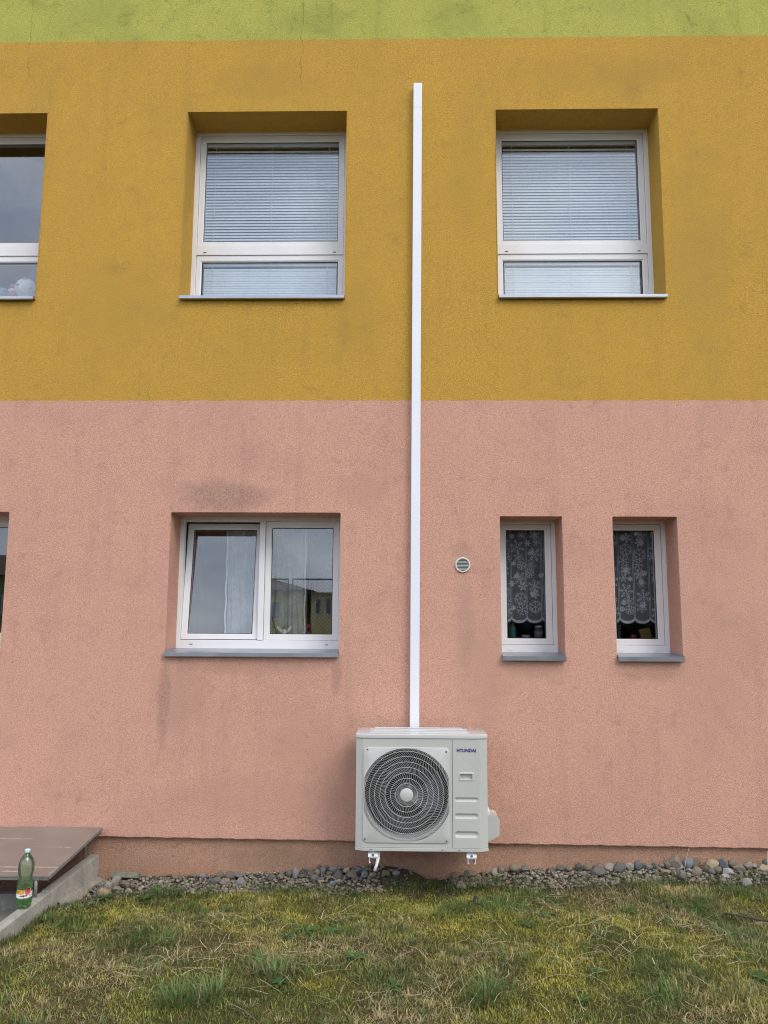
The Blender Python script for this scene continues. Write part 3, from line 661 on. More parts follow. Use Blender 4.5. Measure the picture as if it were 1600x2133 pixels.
P(MB().box(AX0 + .001, AX0 + 0.012, AYF + 0.05, AYB, zb, zt).build('side_panel', ACW, None)); P(MB().box(AX0 + 0.012, 0.58, AYB - 0.012, AYB, zb, zt).build('rear_coil', plain('coil_fins', (0.10, 0.10, 0.11), 0.5, 0.6), None))
P(MB().box(0.3562, 0.3592, AYF + 0.004, AYF + 0.03, zb, zt).build('panel_gap', DARK, None))
P(MB().box(0.362, 0.579, AYF + 0.032, AYF + 0.036, zb, zt).build('panel_back', DARK, None))
# base pan
b = MB().prism([(AX0 - 0.002, AYB), (AX0 - 0.002, AYF + 0.020), (-0.249, AYF - 0.003), (0.541, AYF - 0.003), (AX1 + 0.002, AYF + 0.021), (AX1 + 0.002, AYB)], AZ0, zb - 0.002)
P(b.build('base_pan', ACW, None, bevel=0.003))
# lid with pressed ribs
b = MB().prism([(AX0 + 0.03, AYB + 0.003), (AX0 - 0.004, AYB - 0.03), (AX0 - 0.004, AYF + 0.016), (-0.249, AYF - 0.006), (0.541, AYF - 0.006), (AX1 + 0.004, AYF + 0.018), (AX1 + 0.004, AYB - 0.03), (AX1 - 0.03, AYB + 0.003)], zt + 0.001, AZ1)
lid = P(b.build('lid', ACLID, None, bevel=0.007, seg=3)); smooth_by_angle(lid, 30)
for ya, xa, xb in ((-0.15, -0.18, 0.45), (-0.23, -0.21, 0.48), (-0.31, -0.19, 0.47), (-0.39, -0.21, 0.48)):
    r = P(MB().box(xa, xb, ya - 0.011, ya + 0.011, AZ1 - 0.002, AZ1 + 0.006).build('lid_rib', ACLID, None, bevel=0.005, seg=3)); smooth_by_angle(r, 30)
# fan plate with clipped circular opening
FX, FZ = 0.047, 0.681; b = MB(); n = 144
ox0, ox1, oz0, oz1, rad = -0.248 - FX, 0.341 - FX, 0.369 - FZ, 0.992 - FZ, 0.034
def rrect(an, x0, x1, z0, z1, rad):
    c, s = math.cos(an), math.sin(an); lo, hi = 0.0, 1.0
    cx, cz, hx, hz = (x0 + x1) / 2, (z0 + z1) / 2, (x1 - x0) / 2, (z1 - z0) / 2
    for _ in range(40):
        m = (lo + hi) / 2; qx, qz = abs(m * c - cx) - hx + rad, abs(m * s - cz) - hz + rad
        sd = math.hypot(max(qx, 0), max(qz, 0)) + min(max(qx, qz), 0) - rad
        if sd < 0: lo = m
        else: hi = m
    return lo
def inner(an): return min(0.307, 0.2885 / max(1e-6, abs(math.cos(an))), 0.305 / max(1e-6, abs(math.sin(an))))
rows = [lambda a: (rrect(a, ox0, ox1, oz0, oz1, rad), 0.001), lambda a: (rrect(a, ox0 + .001, ox1 - .001, oz0 + .001, oz1 - .001, rad), -0.007),
        lambda a: (rrect(a, ox0 + .005, ox1 - .005, oz0 + .005, oz1 - .005, rad - .004), -0.009), lambda a: (max(inner(a) + 0.003, 0) if inner(a) + .003 < rrect(a, ox0 + .006, ox1 - .006, oz0 + .006, oz1 - .006, rad) else rrect(a, ox0 + .006, ox1 - .006, oz0 + .006, oz1 - .006, rad), -0.0075),
        lambda a: (inner(a), -0.0085), lambda a: (inner(a) - 0.001, 0.012)]
for fn in rows:
    for q in range(n):
        a = 2 * math.pi * q / n; r_, y = fn(a); b.v.append((FX + r_ * math.cos(a), AYF + y, FZ + r_ * math.sin(a)))
for j in range(len(rows) - 1):
    for q in range(n): a = j * n + q; c = j * n + (q + 1) % n; b.f.append((a, c, c + n, a + n))
pl = P(b.build('fan_plate', ACG, None)); smooth_by_angle(pl, 40)
sh = MB().lathe([(0.304, 0.010), (0.295, 0.020), (0.288, 0.045), (0.287, 0.12)], FX, AYF, FZ, 72, 'y'); so = P(sh.build('fan_shroud', plain('shroud_grey', (0.36, 0.36, 0.34), 0.5), None, smooth=True))
P(MB().lathe([(0.0005, 0.14), (0.30, 0.14), (0.30, 0.11)], FX, AYF, FZ, 48, 'y').build('fan_cavity', DARK, None))
gd = P(MB().lathe([(0.0005, -0.022), (0.040, -0.022), (0.0445, -0.019), (0.0455, -0.012)], FX, AYF, FZ, 40, 'y').build('guard_hub', ACG, None, smooth=True))
ybulge = lambda r: AYF - 0.010 - 0.008 * max(0, 1 - r / 0.30)
for r_ in (0.0755, 0.110, 0.1455, 0.181, 0.2165, 0.252, 0.287):
    pts = [(FX + r_ * math.cos(a), ybulge(r_) - 0.0005, FZ + r_ * math.sin(a)) for a in np.linspace(0, 2 * math.pi, 97)]
    P(MB().tube(pts, 0.0016, 6, caps=False).build('guard_ring', ACG, None, smooth=True))
b = MB()
for k in range(112):
    a0 = 2 * math.pi * k / 112; L_ = []
    for t in np.linspace(0 if k % 2 else 0.36, 1, 9):
        r_ = 0.042 + t * 0.268; a = a0 + 0.70 * t ** 1.45; lim = inner(a) - 0.0005
        if r_ > lim: L_.append((lim, a)); break
        L_.append((r_, a))
    pts = [(FX + r_ * math.cos(a), ybulge(r_) + 0.0015, FZ + r_ * math.sin(a)) for r_, a in L_]
    if len(pts) > 2: b.tube(pts, 0.0009, 4)
P(b.build('guard_spokes', ACG, None, smooth=True))
fan = P(MB().lathe([(0.0005, 0.048), (0.055, 0.050), (0.060, 0.060), (0.060, 0.11)], FX, AYF, FZ, 32, 'y').build('fan_hub', FANB, None, smooth=True))
bl = MB()
for q in range(9):
    for w_ in range(7):
        r_ = 0.055 + q / 8 * 0.205; an_ = (w_ / 6 - 0.5) * (1.25 - 0.2 * q / 8) + 0.5 * q / 8
        bl.v.append((r_ * math.cos(an_), 0.075 + (w_ / 6 - 0.5) * 0.045, r_ * math.sin(an_)))
for q in range(8):
    for w_ in range(6): a = q * 7 + w_; bl.f.append((a, a + 1, a + 8, a + 7))
blm = bl.mesh('fan_blade'); blm.materials.append(FANB)
for k in range(3):
    o = bpy.data.objects.new('fan_blade', blm); col.objects.link(o); o.location = (FX, AYF, FZ); o.rotation_euler = (0, k * 2.094 + 0.4, 0); keep(o, ac)
for x, z in ((-0.220, 0.978), (0.316, 0.966), (-0.232, 0.395), (0.316, 0.385)):
    P(MB().lathe([(0.0003, -0.0122), (0.0050, -0.0118), (0.0058, -0.0085)], x, AYF, z, 14, 'y').build('screw', plain('dark_screw', (0.08, 0.08, 0.08), 0.4), None, smooth=True))
for x in (-0.191, 0.288, 0.401):
    P(MB().lathe([(0.0003, -0.0062), (0.0046, -0.0056), (0.0055, -0.0032)], x, AYF, 0.3265, 14, 'y').build('screw', SCREW, None, smooth=True))
# maker's lettering
cu = bpy.data.curves.new('lettering', 'FONT'); cu.body = 'HYUNDAI'; cu.size = 0.0335; cu.offset = 0.0015; cu.extrude = 0.0004; cu.space_character = 1.06
to = bpy.data.objects.new('tmp', cu); col.objects.link(to); bpy.context.view_layer.update()
me = bpy.data.meshes.new_from_object(to.evaluated_get(bpy.context.evaluated_depsgraph_get())); bpy.data.objects.remove(to)
co = np.zeros(len(me.vertices) * 3); me.vertices.foreach_get('co', co); co = co.reshape(-1, 3); w_, h_ = np.ptp(co[:, 0]), np.ptp(co[:, 1])
co[:, 0] = (co[:, 0] - co[:, 0].min()) / w_ * 0.130; co[:, 1] = (co[:, 1] - co[:, 1].min()) / h_ * 0.0240
new = np.stack([0.388 + co[:, 0], AYF - 0.0008 - co[:, 2], 0.9625 + co[:, 1]], 1); me.vertices.foreach_set('co', new.ravel()); me.update()
P(link_mesh('lettering', me, INK))
# valve cover, pipe insulation, drain hose
b = MB(); pr = [(0.598, 0.346), (0.681, 0.388), (0.684, 0.488), (0.672, 0.506), (0.598, 0.510)]
b.v = [(x, -0.31, z) for x, z in pr] + [(x, -0.135, z) for x, z in pr]; m_ = len(pr)
b.f = [tuple(range(m_)), tuple(range(2 * m_ - 1, m_ - 1, -1))] + [(q, (q + 1) % m_, m_ + (q + 1) % m_, m_ + q) for q in range(m_)]
vc = P(b.build('valve_cover', ACW, None, bevel=0.008, seg=3)); smooth_by_angle(vc, 35)
P(MB().tube([(0.625, -0.2, 0.50), (0.622, -0.19, 0.525), (0.610, -0.15, 0.555), (0.585, -0.07, 0.58)], 0.013, 10).build('insulated_pipe', plain('pipe_foam', (0.72, 0.72, 0.72), 0.7, var=0.2, scale=90), None, smooth=True))
P(MB().tube([(-0.142, -0.40, 0.312), (-0.140, -0.41, 0.285), (-0.143, -0.425, 0.255), (-0.152, -0.44, 0.225), (-0.167, -0.45, 0.186)], 0.0098, 12).build('drain_hose', WSTEEL, None, smooth=True))
for x in (-0.178, 0.480):
    P(MB().box(x - 0.030, x + 0.030, -0.44, -0.40, 0.298, 0.3155).build('foot', plain('foot_grey', (0.5, 0.5, 0.5), 0.5), None, bevel=0.003))
# brackets
for x, nm in ((-0.178, 'left of the two white wall brackets, beside the drain hose under the outdoor unit'), (0.484, 'right of the two white wall brackets, under the unit\'s service panel')):
    br = empty('wall_bracket', (x, 0, 0.235)); tag(br, nm, 'bracket', 'brackets under the outdoor unit')
    b = MB(); b.box(-0.026, 0.026, -0.452, 0.03, 0.0325, 0.0365); b.box(-0.026, -0.0225, -0.452, 0.03, 0, 0.0325); b.box(0.0225, 0.026, -0.452, 0.03, 0, 0.0325); b.box(-0.0225, -0.016, -0.452, 0.03, 0, 0.003); b.box(0.016, 0.0225, -0.452, 0.03, 0, 0.003)
    b.build('arm', WSTEEL, br); MB().box(-0.03, 0.03, 0.0, 0.012, 0.02, 0.5).build('upright', WSTEEL, br, bevel=0.002)
    b = MB(); b.extrude_x([(-0.4555, 0.037), (-0.4555, 0.048), (-0.435, 0.0625), (-0.395, 0.0625), (-0.385, 0.037)], -0.034, 0.034); b.build('mount', WSTEEL, br, bevel=0.003)
    MB().lathe([(0.0003, -0.0075), (0.0085, -0.0075), (0.0085, 0.0)], 0, -0.451, 0.0525, 6, 'y').build('bolt', SCREW, br)

# ------------------------------------------------------------------ ground sheet
def soil_mat():
    k = NT('lawn_soil'); n1 = k.noise(2.2, 5, 0.6); n2 = k.noise(14, 4, 0.6); n3 = k.noise(70, 3)
    c = k.mix(k.map(n1, 0.35, 0.65), (0.060, 0.060, 0.018), (0.100, 0.085, 0.028))
    c = k.mix(k.map(n2, 0.45, 0.7), c, (0.055, 0.042, 0.023)); c = k.mix(k.map(n3, 0.4, 0.7, 0, 0.5), c, (0.12, 0.095, 0.045))
    X, Y, Z = k.xyz(); edge = k.math('ADD', Y, k.math('MULTIPLY', k.math('SUBTRACT', n2, 0.5), 0.12))
    c = k.mix(k.map(edge, -0.34, -0.20), c, k.mix(k.map(n3, 0.35, 0.65), (0.055, 0.042, 0.032), (0.105, 0.085, 0.066)))
    return k.end(k.bsdf(c, 0.95, 0, k.bump(k.math('ADD', n2, n3), 0.8, 0.02), Specular_IOR_Level=0.15))
SOIL = soil_mat()
gx = np.concatenate([[-300, -120, -50, -22, -12, -7, -4.5, -3.2, -2.6, -2.262, -2.226], np.arange(-2.19, 4.01, 0.045), [4.6, 6, 9, 14, 24, 50, 120, 300]])
gy = np.concatenate([[-300, -120, -60, -35, -22, -14, -9, -7, -6, -5, -4.4], np.arange(-4.0, -0.66, 0.06), [-0.645, -0.63], np.arange(-0.60, 0.03, 0.03), [0.05, 12]])
GXX, GYY = np.meshgrid(gx, gy); H_ = hgt(np.clip(GXX, -2.2, 9), np.clip(GYY, -6, 0))
left = (GXX < -2.24) & (GXX > -5)
H_ = np.where(left & (GYY > -0.64), -0.42, np.where(left & (GYY > -4.2), -0.09, H_))
b = MB(); b.v = [(float(a), float(c), float(d)) for a, c, d in zip(GXX.ravel(), GYY.ravel(), H_.ravel())]; nx = len(gx)
for j in range(len(gy) - 1):
    for i in range(nx - 1): a = j * nx + i; b.f.append((a, a + 1, a + nx + 1, a + nx))
struct(b.build('ground', SOIL, None, smooth=True, fix=False))

# ------------------------------------------------------------------ kerb, light well and paving
def concrete(name, c1, c2, dirt=0.4):
    k = NT(name); n1 = k.noise(5, 5, 0.65); n2 = k.noise(60, 3); n3 = k.voro(90)
    c = k.mix(k.map(n1, 0.35, 0.7), c1, c2); c = k.mix(k.map(n2, 0.5, 0.72, 0, dirt), c, tuple(x * 0.45 for x in c1))
    c = k.mix(k.map(n3, 0.04, 0.12, 0.5, 0.0), c, tuple(x * 0.35 for x in c1))
    st = k.noise(9, 4, 0.6, 0.2, stretch=(1.5, 1.5, 0.35)); c = k.mix(k.map(st, 0.52, 0.72, 0, 0.55), c, tuple(x * 0.62 for x in c1))
    return k.end(k.bsdf(c, 0.9, 0, k.bump(k.math('ADD', n2, k.math('MULTIPLY', n3, 0.6)), 0.6, 0.004), Specular_IOR_Level=0.2))
CONC = concrete('kerb_concrete', (0.34, 0.322, 0.272), (0.45, 0.425, 0.36)); CONC2 = concrete('paving_concrete', (0.17, 0.165, 0.15), (0.24, 0.23, 0.21))
kb = empty('concrete_kerb', (-2.241, -0.4, -0.1)); tag(kb, 'weathered concrete edging kerb running from the wall beside the lawn', 'kerb')
ky = [0.038, -0.765, -1.77, -2.775, -3.78]
def ktop(y): return 0.137 + 0.0066 * y
def kx(y): return -2.207 + 0.010 * y
for k, (ya, yb) in enumerate(zip(ky[:-1], ky[1:])):
    ya -= 0.004; yb += 0.004; d = random.uniform(-.003, .003) if k else 0.002; dz = -0.004 * (k % 2)
    b = MB(); b.v = [(kx(ya) - .068 + d, ya, -.2), (kx(yb) - .068 + d, yb, -.2), (kx(yb) + d, yb, -.2), (kx(ya) + d, ya, -.2), (kx(ya) - .068 + d, ya, ktop(ya) + dz), (kx(yb) - .068 + d, yb, ktop(yb) + dz), (kx(yb) + d, yb, ktop(yb) + dz), (kx(ya) + d, ya, ktop(ya) + dz)]
    b.f = [(0, 3, 2, 1), (4, 5, 6, 7), (0, 1, 5, 4), (1, 2, 6, 5), (2, 3, 7, 6), (3, 0, 4, 7)]
    keep(b.build('kerb_block', CONC, None, bevel=0.005), kb)
b = MB(); n = 14
for j in range(n + 1):
    y = 0.03 - j / n * 0.70; w = (0.085 - 0.05 * j / n) * (0.85 + 0.3 * random.random()); x = kx(y) + .002
    b.v += [(x, y, -0.025 + 0.06 * j / n + 0.010 * random.random()), (x + w * .6, y, -0.035 + 0.06 * j / n + 0.012 * random.random()), (x + w, y, -0.08)]
for j in range(n):
    for q in range(2): a = j * 3 + q; b.f.append((a, a + 1, a + 4, a + 3))
keep(b.build('kerb_haunch', concrete('haunch_mortar', (0.28, 0.25, 0.20), (0.37, 0.34, 0.28)), None, smooth=True, fix=False), kb)
wk = empty('light_well', (-3.5, -0.68, -0.4)); tag(wk, 'low concrete edge of the light well under the sloping board', 'light well')
for k in range(3):
    xa = -2.285 - k * 0.9
    keep(MB().box(xa - 0.89, xa, -0.72, -0.645, -0.40, 0.098).build('edge_block', CONC2, None, bevel=0.006), wk)
pav = struct(MB().box(-4.9, -2.290, -4.1, -0.730, -0.08, -0.035).build('pavement', plain('bedding_sand', (0.12, 0.11, 0.09), 0.95, var=0.3, scale=40), None))
rs = random.Random(4)
for i in range(6):
    for j in range(8):
        x1 = -2.291 - i * 0.403; y1 = -0.731 - j * 0.403
        o = MB().box(x1 - 0.396, x1 - 0.002, y1 - 0.396, y1 - 0.002, -0.034, 0.002 + rs.uniform(-.004, .004)).build('paving_slab', CONC2, pav, bevel=0.004)
# litter lying in the well
lit = MB()
for k in range(420):
    x, y = rs.uniform(-3.4, -2.29), rs.uniform(-0.62, 0.02); z = -0.40 + rs.random() * 0.44 * max(0, 1 - (abs(x + 2.30)) / 0.55); a, l = rs.random() * 6.3, rs.uniform(.02, .05)
    dx_, dy_ = math.cos(a) * l, math.sin(a) * l; t = rs.uniform(-.02, .03)
    lit.quad((x - dx_, y - dy_, z), (x + dy_ * .4, y - dx_ * .4, z + t), (x + dx_, y + dy_, z + t * .6), (x - dy_ * .4, y + dx_ * .4, z - t * .3))
o = stuff(lit.build('leaf_litter', plain('dead_leaves', (0.075, 0.052, 0.034), 0.9, var=0.5, scale=14), None, fix=False)); o['label'] = 'dark dead leaves heaped in the light well under the board'

# ------------------------------------------------------------------ sloping board cover
def board_mat():
    k = NT('brown_film_board'); X, Y, Z = k.xyz()
    n1 = k.noise(3, 4); c = k.mix(k.map(n1, 0.35, 0.7), (0.215, 0.172, 0.140), (0.262, 0.212, 0.172))
    ln = k.noise(26, 3, 0.6, 0, stretch=(0.05, 1, 1)); br = k.noise(9, 3, 0.6, stretch=(1, 1, 1), loc=(2, 2, 0))
    f = k.math('MULTIPLY', k.map(ln, 0.655, 0.675), k.map(br, 0.46, 0.54)); c = k.mix(k.math('MULTIPLY', f, 0.75), c, (0.50, 0.42, 0.35))
    wear = k.math('ADD', k.math('ADD', k.math('MULTIPLY', X, 1.6), k.math('MULTIPLY', Y, -0.9)), k.math('MULTIPLY', k.noise(18, 4, 0.7), 0.9))
    c = k.mix(k.math('MULTIPLY', k.map(wear, -2.36, -2.26), k.map(k.noise(90, 2), 0.42, 0.6, 0.1, 0.7)), c, (0.46, 0.38, 0.31))
    fr = k.math('MULTIPLY', k.map(k.math('ABSOLUTE', k.math('ADD', Y, 0.755)), 0.004, 0.016, 1.0, 0.0), k.map(k.noise(30, 4, 0.7), 0.38, 0.55))
    c = k.mix(k.math('MULTIPLY', fr, 0.7), c, (0.48, 0.39, 0.33))
    return k.end(k.bsdf(c, k.map(n1, 0.3, 0.7, 0.42, 0.58), 0, k.bump(k.noise(50, 3), 0.15, 0.002)))
BOARD = board_mat(); STEEL = plain('weathered_steel', (0.34, 0.33, 0.31), 0.5, 0.6, var=0.15, scale=40, bump=0.1)
bc = empty('board_cover', (-2.6, -0.45, 0.13)); tag(bc, 'sloping scratched brown board on short steel legs over the light well', 'board cover')
y0, z0, y1, z1 = -0.012, 0.337, -0.888, 0.262; sl = (z0 - z1) / (y0 - y1)
def bz(y): return z1 + (y - y1) * sl
b = MB(); b.v = [(-3.75, y1, z1 - .012), (-2.182, y1, z1 - .012), (-2.182, y0, z0 - .012), (-3.75, y0, z0 - .012), (-3.75, y1, z1), (-2.182, y1, z1), (-2.182, y0, z0), (-3.75, y0, z0)]
b.f = [(0, 3, 2, 1), (4, 5, 6, 7), (0, 1, 5, 4), (1, 2, 6, 5), (2, 3, 7, 6), (3, 0, 4, 7)]
keep(b.build('board', BOARD, None, bevel=0.002), bc)
b = MB(); b.v = [(-2.1815, y1 - .004, z1 - .019), (-2.1735, y1 - .004, z1 - .019), (-2.1735, y0, z0 - .019), (-2.1815, y0, z0 - .019), (-2.1815, y1 - .004, z1 + .003), (-2.1735, y1 - .004, z1 + .003), (-2.1735, y0, z0 + .003), (-2.1815, y0, z0 + .003)]
b.f = [(0, 3, 2, 1), (4, 5, 6, 7), (0, 1, 5, 4), (1, 2, 6, 5), (2, 3, 7, 6), (3, 0, 4, 7)]
keep(b.build('edge_strip', STEEL, None, bevel=0.001), bc)
keep(MB().box(-3.75, -2.190, y1 + 0.012, y1 + 0.045, z1 - 0.032, z1 - 0.0135).build('frame_rail', STEEL, None, bevel=0.002), bc)
for x, y in ((-2.272, -0.862), (-2.270, -0.075), (-3.62, -0.862)):
    zt_ = bz(y) - 0.013; zb_ = ktop(y) - 0.002 if x > -3 else -0.02
    keep(MB().tube([(x, y, zb_), (x, y, zt_)], 0.0105, 12).build('leg', STEEL, None, smooth=True), bc)

# ------------------------------------------------------------------ plastic bottle on the kerb
PET = NT('green_pet'); 
_fr = PET.n('ShaderNodeFresnel'); _fr.inputs['IOR'].default_value = 1.5; _tr = PET.n('ShaderNodeBsdfTransparent'); PET.put(_tr.inputs[0], (0.90, 0.97, 0.89))
_gl = PET.n('ShaderNodeBsdfGlossy'); _gl.inputs['Roughness'].default_value = 0.12; PET.put(_gl.inputs['Normal'], PET.bump(PET.noise(70, 3), 0.25, 0.004))
_df = PET.n('ShaderNodeBsdfTranslucent'); PET.put(_df.inputs[0], (0.55, 0.85, 0.52)); _m0 = PET.n('ShaderNodeMixShader'); _m0.inputs[0].default_value = 0.30; PET.put(_m0.inputs[1], _tr.outputs[0]); PET.put(_m0.inputs[2], _df.outputs[0])
_ms = PET.n('ShaderNodeMixShader'); PET.put(_ms.inputs[0], PET.math('ADD', _fr.outputs[0], 0.05)); PET.put(_ms.inputs[1], _m0.outputs[0]); PET.put(_ms.inputs[2], _gl.outputs[0]); PET = PET.end(_ms.outputs[0])
JUICE = NT('pale_liquid'); _tr = JUICE.n('ShaderNodeBsdfTransparent'); JUICE.put(_tr.inputs[0], (0.88, 0.95, 0.86)); _df = JUICE.n('ShaderNodeBsdfTranslucent'); JUICE.put(_df.inputs[0], (0.45, 0.78, 0.38))
_ms = JUICE.n('ShaderNodeMixShader'); _ms.inputs[0].default_value = 0.35; JUICE.put(_ms.inputs[1], _tr.outputs[0]); JUICE.put(_ms.inputs[2], _df.outputs[0]); JUICE = JUICE.end(_ms.outputs[0])
BX, BY = -2.262, -1.045
bt = empty('drink_bottle', (BX, BY, ktop(BY) - 0.003)); tag(bt, 'part-full green plastic drink bottle with fruit label standing on the kerb', 'bottle')
prof = [(0.020, 0.004), (0.036, 0.002), (0.043, 0.012), (0.0455, 0.030), (0.0460, 0.060), (0.0440, 0.064), (0.0440, 0.112), (0.0460, 0.116), (0.0455, 0.135), (0.0425, 0.155), (0.0385, 0.172), (0.0385, 0.182), (0.0420, 0.196), (0.0455, 0.215), (0.0460, 0.240), (0.0430, 0.262), (0.0350, 0.283), (0.0235, 0.300), (0.0150, 0.308), (0.0135, 0.312)]
b = MB().lathe([(0.0005, 0.010)] + prof, 0, 0, 0, 40)
for i, (x, y, z) in enumerate(b.v):
    if z < 0.035:
        a = math.atan2(y, x); q = 0.5 + 0.5 * math.cos(5 * a + 0.9); s = 1 - 0.10 * q * (1 - z / 0.035); b.v[i] = (x * s, y * s, z + 0.010 * q * (1 - z / 0.035))
b.build('body', PET, bt, smooth=True)
b = MB().lathe([(0.0005, 0.012)] + [(r_ - 0.0015, z + .002) for r_, z in prof if z < 0.13] + [(0.0005, 0.129)], 0, 0, 0, 32); b.build('drink', JUICE, bt, smooth=True)
MB().lathe([(0.0145, 0.311), (0.0175, 0.313), (0.0175, 0.317), (0.0145, 0.319)], 0, 0, 0, 24).build('neck_ring', plain('green_ring', (0.03, 0.16, 0.06), 0.3), bt, smooth=True)
b = MB().lathe([(0.0155, 0.3195), (0.0162, 0.3205), (0.0162, 0.334), (0.0148, 0.3365), (0.0005, 0.3370)], 0, 0, 0, 30); cpo = b.build('cap', plain('pale_cap', (0.62, 0.74, 0.74), 0.4), bt); smooth_by_angle(cpo, 40)
VIEW = math.atan2(-6.1 - BY, 0 - BX)                  # bearing of the lawn side of the label
def wrap(outline, r, mat, name, par):                 # flat outline (u along the girth, v up) bent round the bottle
    b = MB(); c = (sum(p[0] for p in outline) / len(outline), sum(p[1] for p in outline) / len(outline)); n = len(outline)
    for s in np.linspace(0.0, 1, 5):
        for u, v in outline:
            uu, vv = c[0] + (u - c[0]) * s, c[1] + (v - c[1]) * s; a = VIEW + uu / r
            b.v.append((r * math.cos(a), r * math.sin(a), vv))
    for j in range(4):
        for q in range(n): b.f.append((j * n + q, j * n + (q + 1) % n, (j + 1) * n + (q + 1) % n, (j + 1) * n + q))
    return b.build(name, mat, par, smooth=True, fix=False)
def dens(P, k=8): return [(P[i][0] + (P[(i + 1) % len(P)][0] - P[i][0]) * t / k, P[i][1] + (P[(i + 1) % len(P)][1] - P[i][1]) * t / k) for i in range(len(P)) for t in range(k)]
WL = plain('label_white', (0.78, 0.79, 0.78), 0.45, var=0.02); OL = plain('label_orange', (0.72, 0.36, 0.03), 0.45, var=0.02); RL = plain('label_red', (0.55, 0.06, 0.04), 0.45, var=0.02); PL = plain('label_pink', (0.60, 0.16, 0.20), 0.45); BL = plain('label_dark_red', (0.24, 0.012, 0.05), 0.45)
lab = MB()
lab.lathe([(0.0447, 0.066), (0.0447, 0.088)], 0, 0, 0, 48); lb = lab.build('paper_label', WL, bt, smooth=True)
wrap(dens([(-0.058, 0.0882), (-0.004, 0.0882), (-0.004, 0.112), (-0.058, 0.112)]), 0.0448, OL, 'orange_patch', lb)
wrap(dens([(-0.004, 0.0882), (0.062, 0.0882), (0.062, 0.100), (-0.004, 0.094)]), 0.0447, WL, 'white_patch', lb)
circ = lambda r_, u0, v0, n=28: [(u0 + r_ * math.cos(t) * 0.95, v0 + r_ * math.sin(t)) for t in np.linspace(0, 2 * math.pi, n, endpoint=False)]
wrap(circ(0.0215, 0.020, 0.104), 0.0452, WL, 'fruit_rim', lb); wrap(circ(0.0190, 0.020, 0.104), 0.0456, RL, 'fruit', lb); wrap([(u, v) for u, v in circ(0.0165, 0.019, 0.0995) if v < 0.1035], 0.0459, PL, 'fruit_flesh', lb)
bat = [(-0.024, 0.0745), (-0.020, 0.0815), (-0.013, 0.0840), (-0.007, 0.0815), (-0.004, 0.0850), (0.0, 0.0840), (0.004, 0.0850), (0.006, 0.0815), (0.013, 0.0845), (0.020, 0.0825), (0.023, 0.0760), (0.017, 0.0785), (0.012, 0.0760), (0.007, 0.0770), (0.001, 0.0705), (-0.005, 0.0765), (-0.011, 0.0750), (-0.017, 0.0775)]
wrap([(u - 0.004, v) for u, v in bat], 0.0452, BL, 'bat_emblem', lb)
for q in range(3): wrap(dens([(-0.052, 0.0925 + q * 0.005), (-0.036 + 0.003 * q, 0.0925 + q * 0.005), (-0.036 + .003 * q, 0.0945 + q * 0.005), (-0.052, 0.0945 + q * 0.005)], 3), 0.0451, BROWNC, 'small_print', lb)
for q in range(3): wrap(dens([(0.030, 0.0730 + q * 0.0045), (0.046 - 0.004 * q, 0.0730 + q * 0.0045), (0.046 - .004 * q, 0.0745 + q * 0.0045), (0.030, 0.0745 + q * 0.0045)], 3), 0.0451, BROWNC, 'small_print', lb)
bt.rotation_euler = (R(1.0), R(1.5), 0)

# ------------------------------------------------------------------ stones at the foot of the wall
def stone_mat(name, c, sp):
    k = NT(name); n1 = k.noise(16, 4, 0.6); n2 = k.noise(120, 3, 0.6); oi = k.n('ShaderNodeObjectInfo')
    c0 = k.mix(k.map(n1, 0.35, 0.65), tuple(x * 0.72 for x in c), tuple(x * 1.15 for x in c)); c0 = k.mix(k.map(n2, 0.5, 0.66, 0, 0.5), c0, sp)
    hv = k.n('ShaderNodeHueSaturation'); k.put(hv.inputs['Color'], c0); k.put(hv.inputs['Value'], k.map(oi.outputs['Random'], 0, 1, 0.75, 1.25, False))
    return k.end(k.bsdf(hv.outputs[0], 0.85, 0, k.bump(k.math('ADD', n1, k.math('MULTIPLY', n2, 0.4)), 0.6, 0.004), Specular_IOR_Level=0.25))
SM = {'k': stone_mat('dark_grey_stone', (0.120, 0.112, 0.098), (0.20, 0.19, 0.17)), 'g': stone_mat('grey_stone', (0.200, 0.192, 0.172), (0.10, 0.10, 0.09)),
      't': stone_mat('brown_stone', (0.205, 0.168, 0.122), (0.11, 0.09, 0.07)), 'b': stone_mat('buff_stone', (0.320, 0.285, 0.225), (0.2, 0.17, 0.12)),
      'y': stone_mat('ochre_stone', (0.345, 0.280, 0.175), (0.22, 0.17, 0.1)), 'u': stone_mat('blue_grey_stone', (0.150, 0.158, 0.168), (0.23, 0.235, 0.24)),
      'w': stone_mat('pale_stone', (0.370, 0.350, 0.315), (0.28, 0.25, 0.22))}
